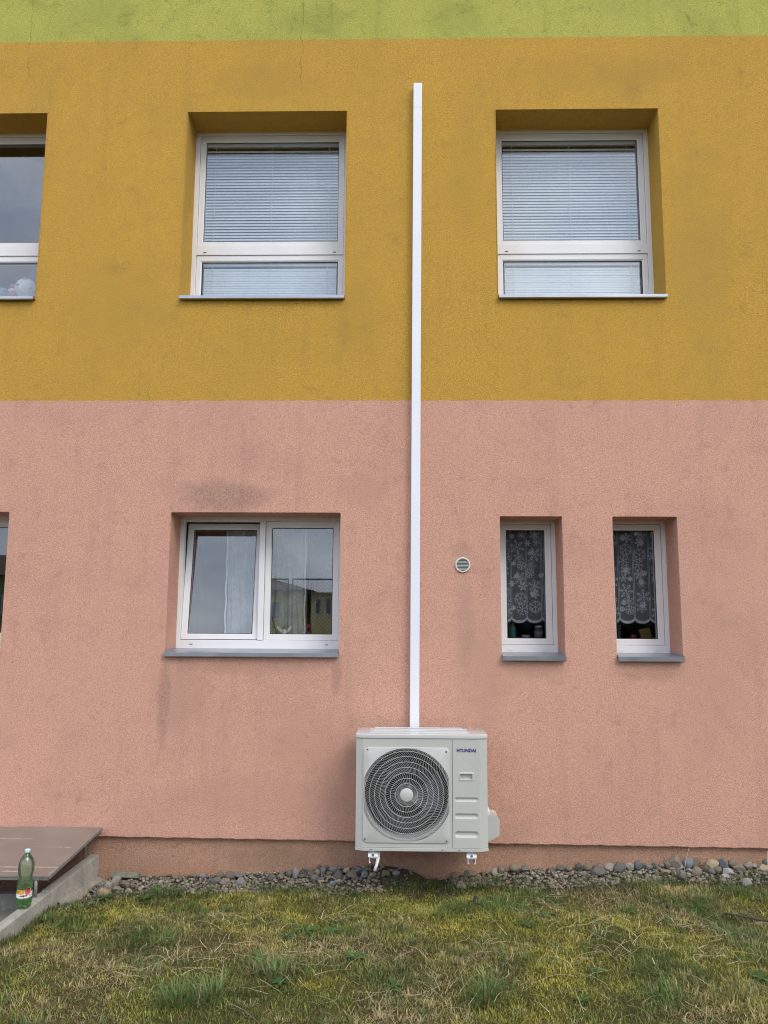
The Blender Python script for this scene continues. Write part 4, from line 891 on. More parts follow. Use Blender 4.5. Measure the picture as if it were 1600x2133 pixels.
def stone_mesh(seed, sub, ang):
    bm = bmesh.new(); bmesh.ops.create_icosphere(bm, subdivisions=sub, radius=0.5); r = random.Random(seed)
    for _ in range(13 if ang else 5):                  # knock facets off
        n_ = Vector((r.gauss(0, 1), r.gauss(0, 1), r.gauss(0, 1))).normalized(); d = r.uniform(0.24, 0.40) if ang else r.uniform(0.36, 0.46)
        for v in bm.verts:
            q = v.co.dot(n_)
            if q > d: v.co -= n_ * (q - d) * (0.95 if ang else 0.7)
    fr = [(Vector((r.gauss(0, 1), r.gauss(0, 1), r.gauss(0, 1))), r.random() * 6, r.uniform(.01, .035)) for _ in range(5)]
    for v in bm.verts:
        v.co *= 1 + sum(a * math.sin(v.co.dot(w) * 4 + p) for w, p, a in fr)
    co = [v.co for v in bm.verts]
    for ax_ in range(3):
        lo, hi = min(c[ax_] for c in co), max(c[ax_] for c in co)
        for c in co: c[ax_] = (c[ax_] - (lo + hi) / 2) / (hi - lo)
    me = bpy.data.meshes.new('stone'); bm.to_mesh(me); bm.free(); me.polygons.foreach_set('use_smooth', [not ang] * len(me.polygons)); return me
SMESH = {}
def stone_obj(name, x, y, z, sx, sy, sz, c, k, rz, ang=None):
    ang = (k % 5 != 1 or x < -1.75) if ang is None else ang
    key = (k % 7, c, ang)
    if key not in SMESH: me = stone_mesh(k % 7 + (50 if ang else 0), 2 if ang else 3, ang); me.materials.append(SM[c]); SMESH[key] = me
    o = bpy.data.objects.new(name, SMESH[key]); col.objects.link(o); o.location = (x, y, z); o.scale = (sx, sy, sz); o.rotation_euler = (rs.uniform(-.2, .2), rs.uniform(-.2, .2), rz); return o
STONES = [(1.282, -0.035, 0.108, 0.058, 0.058, 'k'),
  (1.347, -0.035, 0.108, 0.068, 0.043, 't'),
  (1.412, -0.064, 0.098, 0.116, 0.068, 'k'),
  (1.501, -0.031, 0.107, 0.073, 0.058, 'b'),
  (1.576, -0.04, 0.111, 0.102, 0.068, 'k'),
  (1.646, -0.035, 0.116, 0.059, 0.054, 'b'),
  (1.708, -0.035, 0.124, 0.068, 0.059, 'u'),
  (1.747, -0.035, 0.123, 0.037, 0.037, 'u'),
  (1.787, -0.035, 0.113, 0.059, 0.039, 'g'),
  (1.826, -0.035, 0.129, 0.043, 0.033, 'k'),
  (1.854, -0.036, 0.106, 0.049, 0.034, 't'),
  (1.874, -0.035, 0.124, 0.044, 0.034, 'g'),
  (1.92, -0.035, 0.131, 0.049, 0.049, 't'),
  (1.971, -0.035, 0.151, 0.089, 0.089, 't'),
  (2.002, -0.04, 0.113, 0.069, 0.05, 'w'),
  (1.956, -0.038, 0.107, 0.069, 0.035, 'g'),
  (2.065, -0.035, 0.143, 0.084, 0.074, 'u'),
  (2.119, -0.035, 0.136, 0.07, 0.08, 't'),
  (2.112, -0.075, 0.105, 0.084, 0.055, 't'),
  (2.171, -0.066, 0.111, 0.045, 0.06, 't'),
  (2.231, -0.035, 0.14, 0.11, 0.065, 'y'),
  (2.213, -0.077, 0.102, 0.06, 0.045, 'g'),
  (2.258, -0.07, 0.109, 0.07, 0.055, 't'),
  (2.316, -0.032, 0.138, 0.091, 0.091, 'u'),
  (2.331, -0.078, 0.102, 0.085, 0.045, 'w'),
  (2.301, -0.108, 0.081, 0.06, 0.03, 'w'),
  (2.376, -0.035, 0.145, 0.055, 0.05, 't'),
  (2.419, -0.039, 0.122, 0.101, 0.051, 't'),
  (2.494, -0.035, 0.128, 0.081, 0.061, 'b'),
  (2.536, -0.035, 0.129, 0.039, 0.035, 'b'),
  (2.593, -0.041, 0.122, 0.092, 0.046, 'y'),
  (2.618, -0.035, 0.152, 0.051, 0.051, 'k'),
  (1.997, -0.111, 0.088, 0.059, 0.059, 'g'),
  (2.061, -0.066, 0.101, 0.045, 0.035, 'b'),
  (2.043, -0.102, 0.084, 0.039, 0.033, 'b'),
  (1.889, -0.083, 0.092, 0.078, 0.039, 'y'),
  (0.397, -0.035, 0.036, 0.066, 0.047, 't'),
  (0.432, -0.194, 0.026, 0.074, 0.056, 't'),
  (0.509, -0.035, 0.054, 0.105, 0.048, 't'),
  (0.68, -0.045, 0.072, 0.053, 0.057, 'b'),
  (0.728, -0.035, 0.084, 0.048, 0.048, 't'),
  (0.819, -0.035, 0.099, 0.072, 0.053, 't'),
  (0.901, -0.035, 0.091, 0.076, 0.038, 'g'),
  (1.154, -0.035, 0.099, 0.067, 0.042, 'k'),
  (1.214, -0.035, 0.103, 0.058, 0.042, 't'),
  (-1.997, -0.2, 0.022, 0.073, 0.083, 'b'),
  (-2.028, -0.256, 0.014, 0.063, 0.063, 'b'),
  (-1.913, -0.247, 0.017, 0.096, 0.072, 't'),
  (-1.998, -0.429, 0.022, 0.094, 0.066, 'y'),
  (-1.945, -0.323, 0.007, 0.076, 0.043, 'b'),
  (-2.096, -0.208, 0.001, 0.059, 0.039, 'g'),
  (-1.858, -0.336, 0.004, 0.057, 0.038, 'b'),
  (-1.61, -0.053, 0.015, 0.088, 0.039, 't'),
  (-1.42, -0.033, 0.019, 0.058, 0.034, 'g'),
  (-1.296, -0.155, 0.022, 0.086, 0.052, 'k'),
  (-1.293, -0.038, 0.027, 0.058, 0.044, 't'),
  (-1.216, -0.072, 0.034, 0.086, 0.058, 't'),
  (-1.152, -0.071, 0.034, 0.067, 0.048, 'g'),
  (-1.123, -0.168, 0.028, 0.076, 0.052, 'g'),
  (-1.226, -0.182, 0.023, 0.085, 0.052, 't'),
  (-0.906, -0.124, 0.041, 0.057, 0.047, 'k'),
  (-0.784, -0.08, 0.053, 0.047, 0.043, 'k'),
  (-0.739, -0.095, 0.064, 0.052, 0.076, 'g'),
  (-0.673, -0.036, 0.062, 0.057, 0.043, 'g'),
  (-0.69, -0.112, 0.047, 0.066, 0.032, 'k'),
  (-0.628, -0.096, 0.055, 0.047, 0.047, 't'),
  (-0.588, -0.066, 0.061, 0.043, 0.043, 't'),
  (-0.598, -0.133, 0.046, 0.066, 0.042, 'k'),
  (-0.55, -0.056, 0.069, 0.043, 0.057, 'g'),
  (-0.578, -0.035, 0.083, 0.04, 0.036, 'k'),
  (-0.526, -0.035, 0.083, 0.042, 0.032, 't'),
  (-0.474, -0.035, 0.072, 0.066, 0.043, 'g'),
  (-0.438, -0.11, 0.062, 0.084, 0.061, 'k'),
  (-0.38, -0.066, 0.073, 0.052, 0.042, 'b'),
  (-0.335, -0.115, 0.064, 0.084, 0.047, 't'),
  (-0.277, -0.08, 0.079, 0.075, 0.042, 'u'),
  (-0.245, -0.122, 0.067, 0.056, 0.047, 'g'),
  (-0.19, -0.13, 0.062, 0.065, 0.042, 'g'),
  (-0.468, -0.205, 0.026, 0.046, 0.042, 'u'),
  (-0.381, -0.132, 0.048, 0.037, 0.026, 't'),
  (-0.093, -0.105, 0.072, 0.066, 0.039, 't'),
  (-0.024, -0.101, 0.071, 0.058, 0.039, 'g'),
  (-0.504, -0.083, 0.056, 0.041, 0.032, 't'),
  (-0.304, -0.146, 0.049, 0.041, 0.032, 'k')]
CN = {'k': 'dark grey', 'g': 'mid grey', 't': 'brown', 'b': 'buff', 'y': 'ochre', 'u': 'blue-grey', 'w': 'pale'}
SPECIAL = {(2.316, -0.032): 'largest blue-grey upright stone against the wall at far right', (2.231, -0.035): 'broad ochre stone against the wall left of the big blue-grey one',
  (1.412, -0.064): 'wide dark grey cobble lying in front of the right-hand stone row', (1.576, -0.040): 'big dark grey cobble right of a square buff stone', (1.501, -0.031): 'square buff stone between two dark grey cobbles',
  (1.708, -0.035): 'angular blue-grey stone near the middle of the right-hand row', (1.971, -0.035): 'tall pointed brown stone standing highest of the right-hand row', (2.065, -0.035): 'dark blue-grey block behind the thin dry stalk',
  (2.119, -0.035): 'leaning brown slab right of the dark blue-grey block', (2.331, -0.078): 'pale whitish stone in front of the largest blue-grey stone', (0.432, -0.194): 'rounded brown stone nearest the lawn right of the unit',
  (0.397, -0.035): 'blocky brown stone at the right rim of the bare hollow', (0.509, -0.035): 'long flat brown stone at the wall under the right bracket', (-1.998, -0.429): 'ochre rock nearest the kerb in the left rubble',
  (-1.913, -0.247): 'large rough brown rock in the left rubble below the concrete slab', (-1.997, -0.200): 'largest buff rock of the left rubble beside the kerb', (-0.438, -0.110): 'large dark angular stone in the heap left of the unit',
  (-0.335, -0.115): 'wide brown stone in the heap below the unit\'s left edge', (-0.277, -0.080): 'dark blue-grey slab leaning at the top of the soil mound', (-0.468, -0.205): 'small blue-grey stone among the gravel left of the unit', (-1.296, -0.155): 'dark grey flat cobble lying in the gravel below the tilted window'}
POOL = {}
for k, (x, y, z, w, h, c) in enumerate(STONES):
    y = min(y, -0.5 * w * 0.85 + 0.03)
    o = stone_obj('stone', x, y, z - 0.04 * h, w * 0.98, max(w, h) * rs.uniform(.7, .9), h * 1.04, c, k, rs.uniform(-.3, .3) + (3.14 if k % 2 else 0))
    key = (round(x, 3), round(STONES[k][1], 3)); big = 'small' if w < 0.058 else 'medium'
    zone = 'in the right-hand wall row' if x > 0.95 else 'just right of the unit' if x > 0.2 else 'in the heap under the unit' if x > -0.95 else 'in the left gravel' if x > -1.75 else 'in the kerb rubble'
    POOL.setdefault((big, CN[c], zone), []).append(o) if key not in SPECIAL else tag(o, SPECIAL[key], 'stone', f'{CN[c]} stones {zone}')
NTH = ['second', 'third', 'fourth', 'fifth', 'sixth', 'seventh', 'eighth', 'ninth', 'tenth']
for (big, cn, zone), os_ in POOL.items():
    os_.sort(key=lambda q: q.location.x)
    for i, o in enumerate(os_):
        lb_ = f'only {big} {cn} stone {zone}' if len(os_) == 1 else f'leftmost of the {big} {cn} stones {zone}' if i == 0 else f'rightmost of the {big} {cn} stones {zone}' if i == len(os_) - 1 else f'{NTH[i - 1]} from left of the {big} {cn} stones {zone}'
        tag(o, lb_, 'stone', f'{cn} stones {zone}')
o = stone_obj('stone', 2.418, -0.175, 0.058, .075, .06, .06, 'w', 3, 0.4, True); tag(o, 'whitish block half sunk in the grass at far right', 'stone')
sb = MB().box(-0.105, 0.105, -0.022, 0.022, -0.019, 0.019); o = sb.build('concrete_fragment', concrete('mossy_concrete', (0.20, 0.20, 0.15), (0.28, 0.28, 0.22)), None, bevel=0.005)
o.location = (-1.977, -0.050, 0.022); o.rotation_euler = (R(-14), R(1.5), R(-2)); tag(o, 'mossy broken concrete slab propped against the wall by the kerb', 'slab')

# ------------------------------------------------------------------ gravel
tmpl = []
for s_ in range(6):
    bm = bmesh.new(); bmesh.ops.create_icosphere(bm, subdivisions=1, radius=0.5); r_ = random.Random(s_ + 90)
    for v in bm.verts: v.co *= r_.uniform(0.78, 1.12)
    tmpl.append((np.array([v.co[:] for v in bm.verts]), np.array([[v.index for v in f.verts] for f in bm.faces]))); bm.free()
def pebbles(name, N, cx, ey, size, seed, label, lift=0.2):
    r = np.random.default_rng(seed); V = []; F = []; C = []; off = 0
    pal = np.array([[.30, .275, .225], [.22, .205, .17], [.40, .37, .31], [.15, .14, .12], [.27, .23, .165], [.20, .205, .21], [.34, .29, .22]])
    for k in range(N):
        x = r.uniform(*cx); e = float(grass_edge(x)); y = -r.random() ** 0.9 * (abs(e) * 1.12 + .02) + 0.03
        if -0.12 < x < 0.36 and (y > -0.17 or r.random() < 0.75) and r.random() < .93: continue
        s = r.uniform(*size) * (1.25 if r.random() < .12 else 1); a = r.random() * 6.28
        p, f = tmpl[r.integers(6)]; q = p * np.array([s * r.uniform(.8, 1.3), s, s * r.uniform(.55, .85)])
        ca, sa = math.cos(a), math.sin(a); q = np.stack([q[:, 0] * ca - q[:, 1] * sa, q[:, 0] * sa + q[:, 1] * ca, q[:, 2]], 1)
        t = r.uniform(-.5, .5); q = np.stack([q[:, 0], q[:, 1] * math.cos(t) - q[:, 2] * math.sin(t), q[:, 1] * math.sin(t) + q[:, 2] * math.cos(t)], 1)
        q += np.array([x, y, float(hgt(x, min(y, 0))) + s * lift + r.uniform(0, .008)]); V.append(q); F.append(f + off); off += len(q)
        c = pal[r.integers(len(pal))] * np.array([1.0, .93, .82]) * r.uniform(.65, 1.2); C.append(np.tile(np.append(c, 1), (len(q), 1)))
    V = np.concatenate(V); F = np.concatenate(F); C = np.concatenate(C); return tri_mesh(name, V, F, C, PEB, label)
def tri_mesh(name, V, F, C, mat, label, smooth=False):
    me = bpy.data.meshes.new(name); n, m = len(V), len(F); k = F.shape[1]
    me.vertices.add(n); me.vertices.foreach_set('co', V.astype(np.float32).ravel()); me.loops.add(m * k); me.loops.foreach_set('vertex_index', F.astype(np.int32).ravel())
    me.polygons.add(m); me.polygons.foreach_set('loop_start', np.arange(0, m * k, k, dtype=np.int32))
    a = me.color_attributes.new('tint', 'FLOAT_COLOR', 'POINT'); a.data.foreach_set('color', C.astype(np.float32).ravel()); me.update(calc_edges=True); me.validate()
    o = link_mesh(name, me, mat, None, smooth)
    if label: stuff(o); o['label'] = label
    return o
k = NT('pebble_stone'); a_ = k.n('ShaderNodeVertexColor'); a_.layer_name = 'tint'; n_ = k.noise(150, 3); PEB = k.end(k.bsdf(k.mix(k.map(n_, .35, .65, 0, .5), a_.outputs[0], (0.10, 0.09, 0.075)), 0.9, 0, k.bump(n_, .4, .003), Specular_IOR_Level=0.2))
pebbles('gravel', 4600, (-2.17, 2.9), None, (.012, .032), 3, 'loose grey and buff gravel strip along the foot of the wall')

# ------------------------------------------------------------------ lawn
GRASS = attr_mat('grass_blade', 0.6, 0.3)
def blades(x, y, ln, wd, az, lean, curl, colr, zoff=0.0):
    """bent blades: base pair, middle pair, tip; lean and curl in radians from upright"""
    n = len(x); z = hgt(x, y) + zoff; dx, dy = np.cos(az), np.sin(az); px, py = -dy, dx
    V = np.zeros((n, 5, 3)); h = ln * 0.55
    mx_, mz = h * np.sin(lean), h * np.cos(lean); l2 = np.minimum(lean + curl, 1.75); tx, tz = mx_ + ln * .45 * np.sin(l2), mz + ln * .45 * np.cos(l2)
    for s, i in ((-.5, 0), (.5, 1)): V[:, i] = np.stack([x + px * wd * s, y + py * wd * s, z - .004], 1)
    for s, i in ((.42, 2), (-.42, 3)): V[:, i] = np.stack([x + dx * mx_ + px * wd * s, y + dy * mx_ + py * wd * s, z + mz], 1)
    V[:, 4] = np.stack([x + dx * tx, y + dy * tx, z + np.maximum(tz, .002)], 1)
    o = np.arange(n)[:, None] * 5; F = np.concatenate([o + [0, 1, 2], o + [0, 2, 3], o + [3, 2, 4]]); C = np.repeat(np.append(colr, np.ones((n, 1)), 1)[:, None, :], 5, 1)
    return V.reshape(-1, 3), F, C.reshape(-1, 4)
def scatter(N, seed, x0=-2.2, x1=3.4, y0=-3.2, y1=-.1, pad=0.0):
    r = np.random.default_rng(seed); x = r.uniform(x0, x1, N); y = r.uniform(y0, y1, N)
    bare = np.exp(-(((x + 1.0) / .19) ** 2 + ((y + 1.36) / .12) ** 2) ** 2) + np.exp(-(((x + 1.42) / .15) ** 2 + ((y + 1.52) / .09) ** 2) ** 2) + .8 * np.exp(-(((x - 1.05) / .16) ** 2 + ((y + .27) / .05) ** 2) ** 2)
    ok = (r.random(N) > .72 * bare) & (y < grass_edge(x) + .04 + pad + .10 * (lattice(x, y, .07, 8) - .5)) & (x > -2.19 + .0 * y); return x[ok], y[ok], r
GAIN = 1.16
def merge(parts):
    V, F, C = [], [], []; o = 0
    for v, f, c in parts: V.append(v); F.append(f + o); C.append(c * np.array([GAIN, GAIN, GAIN, 1])); o += len(v)
    return np.concatenate(V), np.concatenate(F), np.concatenate(C)
def blend(a, b, t): return np.asarray(a)[None] * (1 - t[:, None]) + np.asarray(b)[None] * t[:, None]
# patch fields: how mossy, how dry, how green each spot is
moss_f = lambda x, y: fbm(x, y, .42, 31); dry_f = lambda x, y: fbm(x, y, .50, 41) + .10 * np.clip((x - .6) / 1.2, -.3, 1) + .16 * np.clip((-1.0 - x) / .8, 0, 1) * np.clip((-y - .9), 0, 1); grn_f = lambda x, y: fbm(x, y, .33, 51)
parts = []
x, y, r = scatter(150000, 1); n = len(x)                         # short turf
m, d, g_ = moss_f(x, y), dry_f(x, y), grn_f(x, y)
base = blend((.140, .165, .034), (.31, .295, .052), np.clip((m - .35) * 3, 0, 1)); dry = blend((.27, .205, .09), (.42, .34, .17), r.random(n)); t = np.clip((d - .44) * 2.6 + r.normal(0, .22, n), 0, 1)
c = base * (1 - t[:, None]) + dry * t[:, None]; gr = np.clip((g_ - .56) * 5, 0, 1)[:, None] * .8; c = c * (1 - gr) + np.array([.075, .135, .040]) * gr; c *= r.uniform(.55, 1.45, (n, 1)) * (.15 + 1.7 * fbm(x, y, .09, 71))[:, None]  # small-scale fbm factor paints dark soil specks and shadows between blades
bare = np.exp(-(((x + 1.0) / .20) ** 2 + ((y + 1.36) / .13) ** 2)) + np.exp(-(((x + 1.42) / .16) ** 2 + ((y + 1.52) / .10) ** 2)); c = c * (1 - .72 * np.clip(bare, 0, 1))[:, None] + np.array([.10, .078, .045]) * (.72 * np.clip(bare, 0, 1))[:, None]
thin = r.random(n) < np.clip(1.25 - 1.5 * np.clip(fbm(x, y, .28, 61) - .56, 0, 1) * 3, .25, 1)
x, y, c = x[thin], y[thin], c[thin]; n = len(x); gq = grn_f(x, y)
parts.append(blades(x, y, r.uniform(.016, .042, n) * (.8 + .9 * np.clip((gq - .45) * 3, 0, 1)), r.uniform(.0020, .0045, n), r.random(n) * 6.28, r.uniform(.35, 1.35, n), r.uniform(.1, .7, n), c))
x, y, r = scatter(170000, 2); m = moss_f(x, y); ok = r.random(len(x)) < np.clip((m - .42) * 4.5, .12, 1); x, y, m = x[ok], y[ok], m[ok]; n = len(x)   # cushions of yellow moss
c = blend((.20, .212, .038), (.385, .325, .060), np.clip((m - .35) * 2.2 + r.normal(0, .2, n), 0, 1)) * r.uniform(.6, 1.3, (n, 1)) * (.15 + 1.7 * fbm(x, y, .07, 81))[:, None]; parts.append(blades(x, y, r.uniform(.008, .020, n), r.uniform(.003, .006, n), r.random(n) * 6.28, r.uniform(.1, 1.1, n), r.uniform(0, .5, n), c))  # fine fbm again puts dark specks and shadow into the moss colour
x, y, r = scatter(17000, 3); d = dry_f(x, y); ok = r.random(len(x)) < np.clip((d - .34) * 2.6, .10, 1); x, y = x[ok], y[ok]; n = len(x)          # dead straw lying flat
c = blend((.32, .245, .125), (.56, .46, .27), r.random(n) ** 1.3) * r.uniform(.75, 1.15, (n, 1)); parts.append(blades(x, y, r.uniform(.02, .065, n), r.uniform(.0018, .0036, n), r.random(n) * 6.28, r.uniform(1.15, 1.5, n), r.uniform(-.2, .3, n), c, .006))
x, y, r = scatter(20000, 4); g_ = grn_f(x, y); ok = r.random(len(x)) < np.clip((g_ - .50) * 4, .05, 1); x, y = x[ok], y[ok]; n = len(x)            # longer green blades
c = blend((.07, .125, .036), (.14, .20, .06), r.random(n)) * r.uniform(.75, 1.25, (n, 1)); parts.append(blades(x, y, r.uniform(.04, .085, n), r.uniform(.0022, .0042, n), r.random(n) * 6.28, r.uniform(.3, 1.15, n), r.uniform(.2, .8, n), c))
x = np.random.default_rng(5).uniform(-2.17, 2.9, 7600); r = np.random.default_rng(6); y = np.minimum(grass_edge(x) + r.normal(.012, .045, len(x)), -.03); ok = lattice(x, y, .16, 3) > .30; x, y = x[ok], y[ok]; n = len(x)   # ragged fringe against the gravel
c = blend((.06, .090, .028), (.12, .15, .045), r.random(n)) * r.uniform(.7, 1.2, (n, 1)); parts.append(blades(x, y, r.uniform(.025, .065, n), r.uniform(.002, .0036, n), r.random(n) * 6.28, r.uniform(.1, .9, n), r.uniform(.1, .6, n), c))
yk = np.random.default_rng(7).uniform(-3.0, -.55, 2600); xk = -2.207 + .01 * yk + np.abs(np.random.default_rng(8).normal(0, .03, len(yk))) + .006; n = len(yk); r = np.random.default_rng(9)   # tufty growth along the kerb
c = blend((.065, .11, .03), (.18, .18, .06), r.random(n)) * r.uniform(.7, 1.2, (n, 1)); parts.append(blades(xk, yk, r.uniform(.02, .055, n) * (.6 + lattice(xk, yk, .12, 4)), r.uniform(.002, .004, n), r.random(n) * 6.28, r.uniform(.05, .8, n), r.uniform(.1, .6, n), c))
xc, yc, r = scatter(1500, 12, y0=-2.7); nb = 16; n = len(xc) * nb; kind = np.repeat(r.random(len(xc)) * .6 + .6 * (dry_f(xc, yc) - .2), nb); ls = np.repeat(r.uniform(.025, .058, len(xc)), nb); rad = np.abs(r.normal(0, .016, n)); an2 = r.random(n) * 6.28   # small clumps
x = np.repeat(xc, nb) + rad * np.cos(an2); y = np.repeat(yc, nb) + rad * np.sin(an2); c = blend((.060, .105, .030), (.15, .19, .055), r.random(n)); t = np.clip((kind - .45) * 4 + r.normal(0, .25, n), 0, 1)[:, None]; c = (c * (1 - t) + np.array([.42, .345, .18]) * t) * r.uniform(.7, 1.25, (n, 1))
parts.append(blades(x, y, ls * r.uniform(.6, 1.1, n), r.uniform(.0026, .0048, n), an2 + r.normal(0, .4, n), r.uniform(.3, 1.3, n), r.uniform(.2, .7, n), c))
V, F, C = merge(parts); tri_mesh('grass', V, F, C, GRASS, 'short mossy lawn with dry patches in front of the building')
# rougher, sparser lawn out to the sides and behind the viewpoint
x = rng.uniform(-9, 9, 40000); y = rng.uniform(-12, -3.2, 40000); x2 = rng.uniform(3.4, 8, 14000); y2 = rng.uniform(-3.2, -.2, 14000); x = np.concatenate([x, x2]); y = np.concatenate([y, y2]); ok = ~((x < -2.2) & (x > -5) & (y > -4.2)); x, y = x[ok], y[ok]; n = len(x)
c = blend((.055, .085, .022), (.17, .14, .05), np.clip(dry_f(x, y), 0, 1)) * rng.uniform(.7, 1.2, (n, 1)); V, F, C = blades(x, y, rng.uniform(.03, .07, n), rng.uniform(.005, .010, n), rng.random(n) * 6.28, rng.uniform(.3, 1.2, n), rng.uniform(.1, .6, n), c)
tri_mesh('rough_grass', V, F, C, GRASS, 'lawn continuing beyond the picture')

# long pale straws curling on the lawn
ST = attr_mat('straw', 0.7, 0.2); r = np.random.default_rng(21); V, F, C = [], [], []; off = 0
cl = [(1.15, -1.05, .22), (1.30, -1.30, .25), (1.05, -1.55, .2), (.55, -1.25, .2), (1.6, -1.45, .2), (-.55, -1.62, .25), (-1.2, -1.75, .25), (-.15, -.45, .25), (.9, -.62, .25), (-.35, -.8, .2), (-1.0, -1.4, .3), (1.75, -1.0, .2), (.2, -1.9, .2), (1.0, -2.0, .3), (-.9, -1.05, .25)]
for k in range(520):
    cx, cy, s = cl[r.integers(len(cl))] if r.random() < .7 else (r.uniform(-2, 2.6), r.uniform(-2.2, -.4), .05)
    x, y = cx + r.normal(0, s * .6), cy + r.normal(0, s * .5)
    if y > grass_edge(x) - .02 or x < -2.15: continue
    a, L_, w = r.random() * 6.28, r.uniform(.06, .25), r.uniform(.0018, .0044); kap = r.normal(0, 5); pts = []
    z0 = r.uniform(.012, .028)
    for q in range(7):
        t = q / 6; pts.append((x, y, float(hgt(x, y)) + z0 + .018 * math.sin(t * math.pi) * r.uniform(.6, 1))); x += math.cos(a) * L_ / 6; y += math.sin(a) * L_ / 6; a += kap * L_ / 6
    pv = []
    for q, p in enumerate(pts):
        d = np.array(pts[min(q + 1, 6)]) - np.array(pts[max(q - 1, 0)]); nn = np.array([-d[1], d[0], 0]) / (math.hypot(d[0], d[1]) + 1e-6) * w / 2 * (1 - .7 * q / 6); pv += [np.array(p) + nn, np.array(p) - nn]
    V += pv; F += [[off + 2 * q, off + 2 * q + 1, off + 2 * q + 3] for q in range(6)] + [[off + 2 * q, off + 2 * q + 3, off + 2 * q + 2] for q in range(6)]; off += 14
    c = np.array([.58, .49, .31]) * r.uniform(.7, 1.25); C += [np.append(c, 1)] * 14
tri_mesh('straw', np.array(V), np.array(F), np.array(C), ST, 'long pale dead straws strewn over the lawn')

# tufts and broad-leaved weeds one can point at
def tuft(x, y, n, ln, label, dryness=.12, seed=0, spread=.035):
    r = np.random.default_rng(seed); ux = x + r.normal(0, spread, n); uy = y + r.normal(0, spread * .8, n); az = np.arctan2(uy - y, ux - x) + r.normal(0, .6, n)
    t = (r.random(n) < dryness).astype(float); c = blend((.095, .165, .045), (.20, .28, .085), r.random(n)) * (1 - t[:, None]) + np.array([.36, .30, .17]) * t[:, None]; c *= r.uniform(.75, 1.2, (n, 1))
    V, F, C = blades(ux, uy, ln * r.uniform(.5, 1.1, n), r.uniform(.004, .0075, n), az, r.uniform(.15, .95, n), r.uniform(.2, .9, n), c)
    o = tri_mesh('grass_tuft', V - np.array([x, y, float(hgt(x, y))]), F, C, GRASS, None); o.location = (x, y, float(hgt(x, y))); tag(o, label, 'grass tuft', 'longer grass tufts in the lawn')
T = [(.41, -1.97, 170, .15, 'bushy green grass tuft near the bottom edge right of centre', .1, .045), (-1.03, -2.13, 150, .14, 'long-bladed green grass tuft at the bottom edge left of centre', .08, .05), (-.88, -2.08, 120, .14, 'green tuft sprawling right of the bottom-left tuft', .08, .06),
     (-.624, -1.80, 110, .13, 'tuft with pale dry blades in mid lawn', .35, .05), (-1.621, -.36, 110, .085, 'dark fine tuft at the gravel edge below the plinth', .0, .05), (-1.36, -.36, 60, .06, 'low tuft just right of the dark fine tuft at the gravel', .0, .05),
     (-1.30, -1.40, 80, .075, 'dark soft tuft beside the bare brown patch', .0, .05), (-1.259, -1.81, 60, .08, 'small tuft below the bare brown patch', .2, .05), (1.437, -.70, 60, .08, 'tuft among straws at upper right of the lawn', .15, .05),
     (-2.05, -.72, 60, .065, 'leafy tuft against the kerb joint', .05, .04), (-2.14, -.98, 70, .07, 'tuft against the kerb below the bottle', .1, .04), (1.161, -1.15, 60, .08, 'tuft tangled with pale straws right of centre', .3, .036), (.62, -1.55, 60, .08, 'loose tuft above the bushy bottom tuft', .2, .06), (1.30, -1.95, 70, .085, 'low tuft near the bottom right corner', .2, .05), (1.95, -.55, 60, .09, 'tuft below the whitish block at far right', .15, .06)]
for k, (x, y, n, ln, lb_, dr, sp_) in enumerate(T): tuft(x, y, n, ln, lb_, dr, 300 + k, sp_)
WEED = [attr_mat('weed_leaf', 0.5, 0.25)]
def weed(x, y, n, ln, label, seed):
    r = np.random.default_rng(seed); V, F, C = [], [], []; off = 0
    for q in range(n):
        a = q * 2.4 + r.normal(0, .3); l = ln * r.uniform(.6, 1.1); w = l * r.uniform(.22, .34); lift = r.uniform(.15, .7); col_ = np.array([.075, .145, .042]) * r.uniform(.7, 1.5)
        for i, (t, ww) in enumerate(((0, .12), (.3, .6), (.6, 1), (.85, .7), (1, .05))):
            rr = l * t; zz_ = rr * math.sin(lift) * (1 - .55 * t); p = np.array([rr * math.cos(a) * math.cos(lift), rr * math.sin(a) * math.cos(lift), zz_ + .006]); s = np.array([-math.sin(a), math.cos(a), .25]) * w * ww / 2
            V += [p - s * [1, 1, -1], p + s]; C += [np.append(col_, 1)] * 2
        F += [[off + 2 * i, off + 2 * i + 1, off + 2 * i + 3] for i in range(4)] + [[off + 2 * i, off + 2 * i + 3, off + 2 * i + 2] for i in range(4)]; off += 10
    o = tri_mesh('weed', np.array(V), np.array(F), np.array(C), WEED[0], None, True); o.location = (x, y, float(hgt(x, y)) + .004); tag(o, label, 'weed', 'broad-leaved weeds in the lawn')
